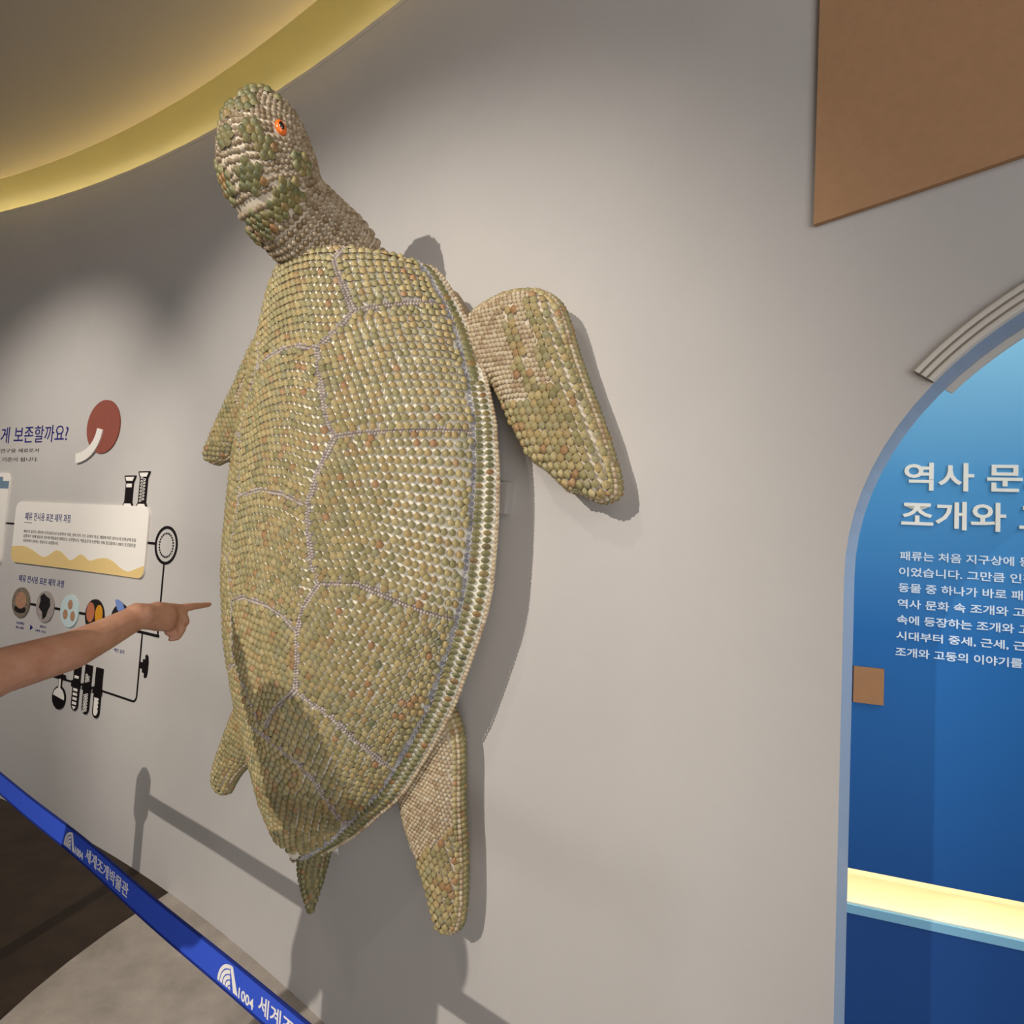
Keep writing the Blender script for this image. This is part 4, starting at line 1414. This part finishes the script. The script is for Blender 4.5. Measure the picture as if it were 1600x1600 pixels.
# --- flippers
def flipper(name, outline, wc, thick, mirror=False, bead_fn=None, sp=.019, beadsp=.0125, label=None):
    P = [(x, y) for x, y in outline]
    sg = -1 if mirror else 1
    # smooth the outline
    Q = []
    m2 = len(P)
    for i in range(m2):
        p0, p1, p2, p3 = [np.array(P[(i + k) % m2]) for k in (-1, 0, 1, 2)]
        for f_ in np.linspace(0, 1, 6, endpoint=False):
            Q.append(tuple(.5 * ((2 * p1) + (-p0 + p2) * f_ + (2 * p0 - 5 * p1 + 4 * p2 - p3) * f_ ** 2 + (-p0 + 3 * p1 - 3 * p2 + p3) * f_ ** 3)))
    xs = [q[0] for q in Q]; ys_ = [q[1] for q in Q]
    gx, gy = np.meshgrid(np.arange(min(xs), max(xs), .009), np.arange(min(ys_), max(ys_), .009))
    gx, gy = gx.ravel(), gy.ravel()
    k_ = in_poly(gx, gy, Q) & (dist_poly(gx, gy, Q) > .005)
    gx, gy = gx[k_], gy[k_]
    D = .062

    def hgt(x, y):
        d = np.minimum(dist_poly(x, y, Q) / D, 1)
        return thick * np.sqrt(np.maximum(0, 1 - (1 - d) ** 2.2))

    nb = len(Q)
    res = delaunay_2d_cdt([Vector(p) for p in Q] + [Vector((x, y)) for x, y in zip(gx, gy)], [], [list(range(nb))], 1, 1e-7)
    vx = np.array([v.x for v in res[0]]); vy = np.array([v.y for v in res[0]])
    hh = hgt(vx, vy)
    hh[dist_poly(vx, vy, Q) < 1e-4] = 0
    nv = len(vx)
    wcv = wc(vx, vy)
    V = [(sg * x, y, w_ + h_ - .003) for x, y, w_, h_ in zip(vx, vy, wcv, hh)] + [(sg * x, y, w_ - h_ * .6) for x, y, w_, h_ in zip(vx, vy, wcv, hh)]
    F = [list(f_) for f_ in res[2]] + [[i + nv for i in f_[::-1]] for f_ in res[2]]
    o_ = pd(name, V, F, M['skinbase'], turtle, True)
    bm_ = bmesh.new(); bm_.from_mesh(o_.data); bmesh.ops.remove_doubles(bm_, verts=bm_.verts[:], dist=.0005); bmesh.ops.recalc_face_normals(bm_, faces=bm_.faces[:]); bm_.to_mesh(o_.data); bm_.free()
    if label: o_['label'] = label

    def pn(x, y, side=1):
        e_ = .002
        f2 = lambda a, b: wc(a, b) + hgt(a, b)
        ww = f2(x, y)
        dx = (f2(x + e_, y) - f2(x - e_, y)) / (2 * e_); dy = (f2(x, y + e_) - f2(x, y - e_)) / (2 * e_)
        dx = np.clip(dx, -4, 4); dy = np.clip(dy, -4, 4)
        N = np.stack([-dx * sg, -dy, np.ones_like(dx)], -1)
        N /= np.linalg.norm(N, axis=1)[:, None]
        return np.stack([sg * x, y, ww], -1), N

    def grid(s):
        a, b = np.meshgrid(np.arange(min(xs), max(xs), s), np.arange(min(ys_), max(ys_), s * .9))
        a = a + (np.arange(a.shape[0]) % 2)[:, None] * s * .5
        a, b = a.ravel(), b.ravel()
        a = a + rng.normal(0, s * .04, len(a)); b = b + rng.normal(0, s * .04, len(b))
        return a, b
    a, b = grid(sp)
    k_ = in_poly(a, b, Q) & (dist_poly(a, b, Q) > .006)
    a, b = a[k_], b[k_]
    bigm = ~bead_fn(a, b)
    p_, N_ = pn(a[bigm], b[bigm])
    cover('flipper_shells', T_CLAM, p_ + N_ * .002, N_, UPV, sp * 1.04, M['clam_a'], o_, .2)
    a, b = grid(beadsp)
    k_ = in_poly(a, b, Q) & (dist_poly(a, b, Q) > .003)
    a, b = a[k_], b[k_]
    bd = bead_fn(a, b)
    p_, N_ = pn(a[bd], b[bd])
    cover('flipper_beads', T_BEAD, p_, N_, UPV, beadsp * 1.05, M['bead'], o_)
    # edge row
    Qa = np.array(Q + [Q[0]])
    cum = np.concatenate([[0], np.cumsum(np.linalg.norm(np.diff(Qa, axis=0), axis=1))])
    s_ = np.arange(0, cum[-1], .0125)
    ex_ = np.interp(s_, cum, Qa[:, 0]); ey_ = np.interp(s_, cum, Qa[:, 1])
    cen = np.mean(np.array(Q), 0)
    i_ = np.clip(np.searchsorted(cum, s_), 1, len(Qa) - 1)
    tg = Qa[i_] - Qa[i_ - 1]
    nr = np.stack([tg[:, 1], -tg[:, 0]], -1); nr /= np.linalg.norm(nr, axis=1)[:, None] + 1e-9
    test = in_poly(ex_ + nr[:, 0] * .002, ey_ + nr[:, 1] * .002, Q)
    nr[test] *= -1
    for ins, szb in ((.0035, .0150), (.0085, .0155)):
        ix, iy = ex_ - nr[:, 0] * ins, ey_ - nr[:, 1] * ins
        pi_, ni_ = pn(ix, iy)
        cover('edge_shells', T_BEAD, pi_, ni_ + np.stack([sg * nr[:, 0], nr[:, 1], 0 * ix], -1) * .6, (0, 0.1, 1), szb, M['clam_a'] if ins > .005 else M['bead'], o_)
    for dz, tz in ((.004, .7), (-.006, -.3)):
        pe = np.stack([sg * ex_ - sg * nr[:, 0] * .001, ey_ - nr[:, 1] * .001, wc(ex_, ey_) + dz], -1)
        cover('edge_shells', T_BEAD, pe, np.stack([sg * nr[:, 0], nr[:, 1], np.full(len(s_), tz)], -1), (0, 0.1, 1), .0150, M['rimclam'] if dz < 0 else M['clam_a'], o_)
    return o_


FF = [[0.30, 0.50], [0.343, 0.582], [0.375, 0.611], [0.445, 0.634], [0.503, 0.637], [0.56, 0.627], [0.609, 0.594], [0.642, 0.537], [0.665, 0.484], [0.698, 0.417], [0.729, 0.359], [0.759, 0.302], [0.784, 0.248], [0.804, 0.201], [0.81, 0.168], [0.797, 0.154], [0.771, 0.146], [0.73, 0.16], [0.698, 0.164], [0.671, 0.181], [0.633, 0.208], [0.596, 0.226], [0.553, 0.273], [0.506, 0.335], [0.47, 0.384], [0.435, 0.417], [0.34, 0.42]]
RF = [[0.36, -0.40], [0.442, -0.45], [0.476, -0.627], [0.498, -0.727], [0.513, -0.828], [0.512, -0.89], [0.496, -0.919], [0.471, -0.928], [0.449, -0.924], [0.419, -0.876], [0.375, -0.816], [0.318, -0.759], [0.284, -0.705], [0.26, -0.644], [0.28, -0.50]]


def ff_bead(x, y):
    """small cream beads at the shoulder and in patches between the large shells"""
    l = (x - .555) * .45 - (y - .635) * .893
    t = (x - .555) * .893 + (y - .635) * .45
    wob = .006 * np.sin(l * 60) + .004 * np.sin(l * 23 + 1)
    shoulder = (t < -.098 + wob) & (l < .20 + .5 * (t + .2)) | (l < .022)
    strip = ((t > -.066 + wob) & (t < -.036 + wob) & (l < .25)) | ((t > .028 - wob) & (t < .056) & (l < .34))
    return shoulder | strip | ((t < -.098) & (l < .10))


def rf_bead(x, y):
    return (y > -.76 + (x - .40) * 1.2) & (x < .492 + (y + .7) * .1)


flipper('front_flipper', FF, lambda x, y: .11 + 0 * x, .050, False, ff_bead)
flipper('front_flipper', [(a - .02, b + .02) for a, b in FF], lambda x, y: .13 + .08 * np.clip((x - .35) / .45, 0, 1), .045, True, ff_bead)
flipper('rear_flipper', RF, lambda x, y: .09 + 0 * x, .042, False, rf_bead, sp=.0175, beadsp=.0105)
flipper('rear_flipper', [(a, b) for a, b in RF], lambda x, y: .12 + .06 * np.clip((-y - .45) / .4, 0, 1), .042, True, lambda x, y: np.zeros(len(x), bool), sp=.0165)

# tail cone
tp = [((.02, -.84, .16), .050), ((.03, -.905, .175), .043), ((.045, -.96, .185), .032), ((.065, -1.005, .195), .017), ((.078, -1.035, .20), .004)]
V, F = [], []
NA = 20
tc_, tr_ = np.array([p for p, _ in tp]), np.array([r for _, r in tp])
P2, N2, T2 = [], [], []
cum = np.concatenate([[0], np.cumsum(np.linalg.norm(np.diff(tc_, axis=0), axis=1))])


def tail_pt(t_, a):
    c = np.array([np.interp(t_, cum, tc_[:, k]) for k in range(3)]); r_ = np.interp(t_, cum, tr_)
    d = tc_[-1] - tc_[0]; d = d / np.linalg.norm(d)
    x_ = np.cross(d, [0, 0, 1.0]); x_ /= np.linalg.norm(x_); y_ = np.cross(d, x_)
    nr = x_ * math.cos(a) + y_ * math.sin(a)
    return c + nr * r_, nr, d


for i in range(14):
    for j in range(NA):
        V.append(tuple(tail_pt(cum[-1] * i / 13, 2 * math.pi * j / NA)[0]))
for i in range(13):
    for j in range(NA):
        a, b = i * NA + j, i * NA + (j + 1) % NA
        F.append([a, b, b + NA, a + NA])
F.append(list(range(NA))[::-1]); F.append(list(range(13 * NA, 14 * NA)))
tail_o = pd('tail', V, F, M['body'], turtle, True)
bm = bmesh.new(); bm.from_mesh(tail_o.data); bmesh.ops.recalc_face_normals(bm, faces=bm.faces[:]); bm.to_mesh(tail_o.data); bm.free()
t_ = .02; row = 0
while t_ < cum[-1]:
    r_ = np.interp(t_, cum, tr_)
    k = max(4, int(2 * math.pi * r_ / .0135))
    for j in range(k):
        p, nr, d = tail_pt(t_, 2 * math.pi * (j + .5 * (row % 2)) / k)
        P2.append(p); N2.append(nr + d * .2); T2.append(-d)
    t_ += .0125; row += 1
cover('tail_shells', T_BEAD, P2, N2, T2, .0145, M['rimclam'], tail_o)
# mounting plate between shell and wall
V = [(x, y, z) for z in (.0, .05) for x, y in ((.36, .10), (.470, .10), (.470, .18), (.36, .18))]
br = pd('mounting_bracket', V, [[3, 2, 1, 0], [4, 5, 6, 7], [0, 1, 5, 4], [1, 2, 6, 5], [2, 3, 7, 6], [3, 0, 4, 7]], M['acrylic'], turtle)

# ------------------------------------------------------------------ barrier belt and its posts
BA, BB = np.array([-1.737, 1.757]), np.array([0.26, 0.489])
bdir = (BB - BA) / np.linalg.norm(BB - BA); blen = float(np.linalg.norm(BB - BA))
bnr = np.array([bdir[1], -bdir[0]])
if bnr @ (np.array([0, 0]) - BA) < 0: bnr = -bnr


def BM(u, z, d=0.0):
    p = BA + bdir * u + bnr * d
    return (p[0], p[1], z)


belt = empty('barrier_belt', BM(blen / 2, .8), 'blue retractable barrier belt with white logo and Korean name, stretched across the lower left', 'barrier')
def belt_mesh(name, z0, z1, d0, d1, mt, u0=0.0, u1=None):
    u1 = blen if u1 is None else u1
    V, F = [], []
    n = 60
    for i in range(n + 1):
        u = u0 + (u1 - u0) * i / n
        wv = .002 * math.sin(u * 5) + .0012 * math.sin(u * 11)
        for z, d in ((z0, d0), (z1, d0), (z1, d1), (z0, d1)):
            V.append(np.array(BM(u, z, d + wv)) - np.array(belt.location))
    for i in range(n):
        for j in range(4):
            a, b = i * 4 + j, i * 4 + (j + 1) % 4
            F.append([a, b, b + 4, a + 4])
    F.append([3, 2, 1, 0]); F.append([4 * n, 4 * n + 1, 4 * n + 2, 4 * n + 3])
    o = pd(name, V, F, mt, belt)
    bm = bmesh.new(); bm.from_mesh(o.data); bmesh.ops.recalc_face_normals(bm, faces=bm.faces[:]); bm.to_mesh(o.data); bm.free()
    return o


belt_mesh('webbing', .8015, .8485, -.0008, .0008, M['belt'])
belt_mesh('hem', .798, .8025, -.0012, .0012, M['beltedge'])
belt_mesh('hem', .8475, .852, -.0012, .0012, M['beltedge'])


def BMw(u, z, d=0.0):
    return BM(u, z, d + .002 * math.sin(u * 5) + .0012 * math.sin(u * 11))


def logo(u0, s, d=.0010):
    """five rising white stripes of the arched logo, then the digits and the museum name"""
    polys = []
    for k in range(5):
        r0 = .0365 - k * .0078
        r1 = r0 - .0058
        cx = u0 + .037 * s
        outer = [(cx - r0 * s * math.cos(a) * 1.0, .807 + r0 * s * math.sin(a)) for a in np.linspace(.0, 1.45, 8)]
        inner = [(cx - r1 * s * math.cos(a) * 1.0, .807 + r1 * s * math.sin(a)) for a in np.linspace(.0, 1.45, 8)]
        polys.append(outer + inner[::-1])
    tailp = [(u0 + .033 * s, .8435), (u0 + .040 * s, .8435), (u0 + .058 * s, .807), (u0 + .046 * s, .807)]
    polys.append(tailp)
    wall_piece('logo', polys, M['white'], belt, d, d + .0004, 1.0, BMw)['label'] = 'white striped logo'
    text_piece('digits', '1004', (u0 + .060 * s, .806, u0 + .100 * s, .822), M['white'], belt, d, d + .0004, BMw, .02)
    text_piece('name_lettering', '세계조개박물관', (u0 + .112 * s, .811, u0 + .112 * s + .205, .838), M['white'], belt, d, d + .0004, BMw, .01)


U_ = lambda x, y: float((np.array([x, y]) - BA) @ bdir)
for (a, b, _) in ((-.975, 1.27, 0), (-0.44, 0.93, 0), (-1.60, 1.67, 0)):
    logo(U_(a, b), 1.0)


def post(px, py, label):
    p = empty('barrier_post', (px, py, 0), label, 'post', 'barrier posts')
    def lathe(name, prof, mt):
        V, F = [], []
        n = 28
        for r, z in prof:
            for j in range(n):
                a = 2 * math.pi * j / n
                V.append((r * math.cos(a), r * math.sin(a), z))
        for i in range(len(prof) - 1):
            for j in range(n):
                a, b = i * n + j, i * n + (j + 1) % n
                F.append([a, b, b + n, a + n])
        F.append(list(range(n))[::-1]); F.append(list(range((len(prof) - 1) * n, len(prof) * n)))
        return pd(name, V, F, mt, p, True)
    lathe('base', [(.16, 0), (.16, .012), (.15, .02), (.03, .035)], M['post'])
    lathe('pole', [(.026, .03), (.026, .76)], M['post'])
    lathe('belt_head', [(.040, .76), (.046, .775), (.046, .885), (.042, .895), (.030, .90), (.028, .915), (.02, .922)], M['post'])
    return p


post(float(BA[0] - bdir[0] * .03), float(BA[1] - bdir[1] * .03), 'black barrier post left of the picture where the blue belt starts')
post(float(BB[0] + bdir[0] * .03), float(BB[1] + bdir[1] * .03), 'black barrier post below the picture where the blue belt ends')

# ------------------------------------------------------------------ pointing person
def capsules_mesh(name, segs, voxel, mt, parent, smooth_it=4):
    """one continuous surface from tapered limbs: joined, voxel-remeshed and smoothed"""
    bm = bmesh.new()
    for (p, q, r0, r1) in segs:
        p, q = Vector(p), Vector(q)
        d = q - p
        L_ = max(d.length, 1e-5)
        n = 14
        rings = []
        qt = d.to_track_quat('Z', 'Y')
        prof = [(-r0 * math.cos(a), r0 * math.sin(a)) for a in np.linspace(.12, math.pi / 2, 5)] + [(L_ + r1 * math.sin(a), r1 * math.cos(a)) for a in np.linspace(0, math.pi / 2 - .12, 5)]
        for z, r in prof:
            rings.append([bm.verts.new(p + qt @ Vector((r * math.cos(2 * math.pi * j / n), r * math.sin(2 * math.pi * j / n), z))) for j in range(n)])
        for a, b in zip(rings, rings[1:]):
            for j in range(n):
                bm.faces.new([a[j], a[(j + 1) % n], b[(j + 1) % n], b[j]])
        bm.faces.new(rings[0][::-1]); bm.faces.new(rings[-1])
    me = bpy.data.meshes.new(name + '_src')
    bm.to_mesh(me); bm.free()
    ob = bpy.data.objects.new(name + '_src', me)
    COL.objects.link(ob)
    md = ob.modifiers.new('r', 'REMESH'); md.mode = 'VOXEL'; md.voxel_size = voxel
    ms = ob.modifiers.new('s', 'SMOOTH'); ms.factor = .5; ms.iterations = smooth_it
    dg = bpy.context.evaluated_depsgraph_get()
    me2 = bpy.data.meshes.new_from_object(ob.evaluated_get(dg))
    bpy.data.objects.remove(ob)
    me2.name = name
    pl_ = Vector(parent.location)
    for v in me2.vertices: v.co -= pl_
    return link(name, me2, mt, parent, True)


def cam_pt(px, py, d):
    """used once while posing: a point d metres in front of the viewpoint"""
    v = c_f * d + c_r * ((px - 800) / 850 * d) - c_u * ((py - 800) / 850 * d)
    return (v.x, v.y, v.z + CAMH)


person = empty('person', (-1.03, .67, 0), 'person standing left of the picture, bare forearm reaching in and pointing at the turtle', 'person')
W_ = lambda *a: cam_pt(*a)
sh = (-.87, .60, 1.27)
el = W_(-48, 1072, .925)
arm = [(sh, el, .050, .044), (el, W_(0, 1049, .966), .043, .0415), (W_(0, 1049, .966), W_(110, 1017, 1.065), .0415, .0385), (W_(110, 1017, 1.065), W_(160, 993, 1.13), .0385, .0335),
       (W_(160, 993, 1.13), W_(205, 969, 1.19), .0335, .0285), (W_(205, 969, 1.19), W_(224, 962, 1.21), .0285, .0275)]
wr = W_(224, 961, 1.21)
kn = [W_(281, 951, 1.30), W_(284, 960, 1.305), W_(280, 971, 1.30), W_(271, 980, 1.285)]
hand = [(wr, W_(262, 955, 1.265), .0265, .0175), (W_(220, 966, 1.205), W_(262, 975, 1.265), .024, .018), (W_(214, 960, 1.2), W_(264, 962, 1.268), .026, .019)]
for k_, p in enumerate(kn):
    hand.append((W_(244, 952 + k_ * 8, 1.24), p, .018 - .001 * k_, [.0115, .0125, .0115, .0105][k_]))
hand += [  # index finger, straight
    (kn[0], W_(299, 948, 1.328), .0112, .0095), (W_(299, 948, 1.328), W_(315, 946, 1.355), .0095, .0082), (W_(315, 946, 1.355), W_(327, 944.5, 1.378), .0082, .0064),
    # middle, ring and little fingers folded into the palm
    (kn[1], W_(289, 972, 1.312), .0120, .0108), (W_(289, 972, 1.312), W_(279, 984, 1.300), .0105, .0092), (W_(279, 984, 1.300), W_(270, 984, 1.290), .0092, .008),
    (kn[2], W_(284, 983, 1.300), .0112, .0100), (W_(284, 983, 1.300), W_(277, 995, 1.288), .0098, .0088), (W_(277, 995, 1.288), W_(267, 999, 1.278), .0086, .0066),
    (kn[3], W_(272, 989, 1.280), .0100, .0090), (W_(272, 989, 1.280), W_(262, 988, 1.272), .0088, .0078),
    # thumb across the folded fingers, on the far side of the palm
    (W_(240, 966, 1.26), W_(262, 968, 1.300), .0140, .0115), (W_(262, 968, 1.300), W_(278, 976, 1.325), .0110, .0088)]
PC = np.array([-1.03, .67]); RT = np.array([.83, -.55]); FD = np.array([.55, .83])


def BPt(r, f, z):
    """body frame: r to the person's right, f forward, z up"""
    q = PC + RT * r + FD * f
    return (float(q[0]), float(q[1]), z)


torso = [(BPt(0, 0, .90), BPt(0, .01, 1.10), .13, .125), (BPt(-.05, 0, .90), BPt(-.05, .01, 1.22), .11, .11), (BPt(.05, 0, .90), BPt(.05, .01, 1.22), .11, .11),
         (sh, BPt(-.17, -.02, 1.28), .058, .058), (BPt(0, -.01, 1.28), BPt(0, .01, 1.40), .052, .048), (BPt(0, .02, 1.49), BPt(0, .0, 1.53), .078, .088), (BPt(0, .05, 1.455), BPt(0, .04, 1.50), .055, .07), (BPt(0, .125, 1.475), BPt(0, .12, 1.495), .013, .008)]
for s_ in (1, -1):
    torso += [(BPt(.09 * s_, 0, .90), BPt(.10 * s_, .01, .49), .092, .058), (BPt(.10 * s_, .01, .49), BPt(.10 * s_, -.03, .07), .056, .033), (BPt(.10 * s_, -.03, .04), BPt(.11 * s_, .13, .03), .034, .026)]
torso += [(BPt(-.19, -.02, 1.27), BPt(-.26, -.04, 1.02), .050, .040), (BPt(-.26, -.04, 1.02), BPt(-.25, .04, .79), .040, .028), (BPt(-.25, .04, .79), BPt(-.245, .07, .71), .028, .022)]
for k_ in range(4):
    torso.append((BPt(-.245 + .004 * k_, .05 + .018 * k_, .71), BPt(-.235, .055 + .018 * k_, .635 + .006 * abs(k_ - 1)), .010, .007))
torso.append((BPt(-.235, .085, .74), BPt(-.215, .12, .69), .011, .008))
bodym = capsules_mesh('body', arm + hand + torso, .0036, M['skin'], person, 5)
# clothes follow the body
grow = lambda segs, g_: [(a, b, r0 + g_, r1 + g_) for a, b, r0, r1 in segs]
capsules_mesh('t_shirt', grow(torso[0:4], .014) + [(sh, tuple(np.array(sh) * .45 + np.array(el) * .55), .072, .064), (BPt(-.18, -.02, 1.27), BPt(-.235, -.03, 1.10), .066, .060)], .008, M['shirt'], person, 4)
capsules_mesh('shorts', [(BPt(0, 0, .93), BPt(0, 0, .86), .146, .148)] + [(BPt(.09 * q, 0, .88), BPt(.10 * q, .01, .55), .110, .090) for q in (1, -1)], .008, M['shorts'], person, 4)
capsules_mesh('hair', [(BPt(0, -.012, 1.53), BPt(0, -.02, 1.545), .094, .094), (BPt(0, -.06, 1.50), BPt(0, -.07, 1.34), .065, .055)], .007, M['hair'], person, 3)
for q in (1, -1):
    capsules_mesh('shoe', [(BPt(.10 * q, -.04, .045), BPt(.11 * q, .14, .036), .044, .036)], .006, M['shoe'], person, 3)
# index finger nail
nl = np.array(W_(325, 942.2, 1.3745)); V, F = ellipsoid(.0052, .0075, .0022, 12, 6)
fd = np.array(W_(327, 944.5, 1.378)) - np.array(W_(315, 946, 1.355)); fd /= np.linalg.norm(fd)
tv = np.array(c_u) * .75 - np.array(c_f) * .5; tv -= fd * (tv @ fd); tv /= np.linalg.norm(tv)
o = pd('fingernail', [nl + np.cross(fd, tv) * v[0] + fd * v[1] + tv * v[2] - np.array(person.location) for v in V], F, M['nail'], person, True)
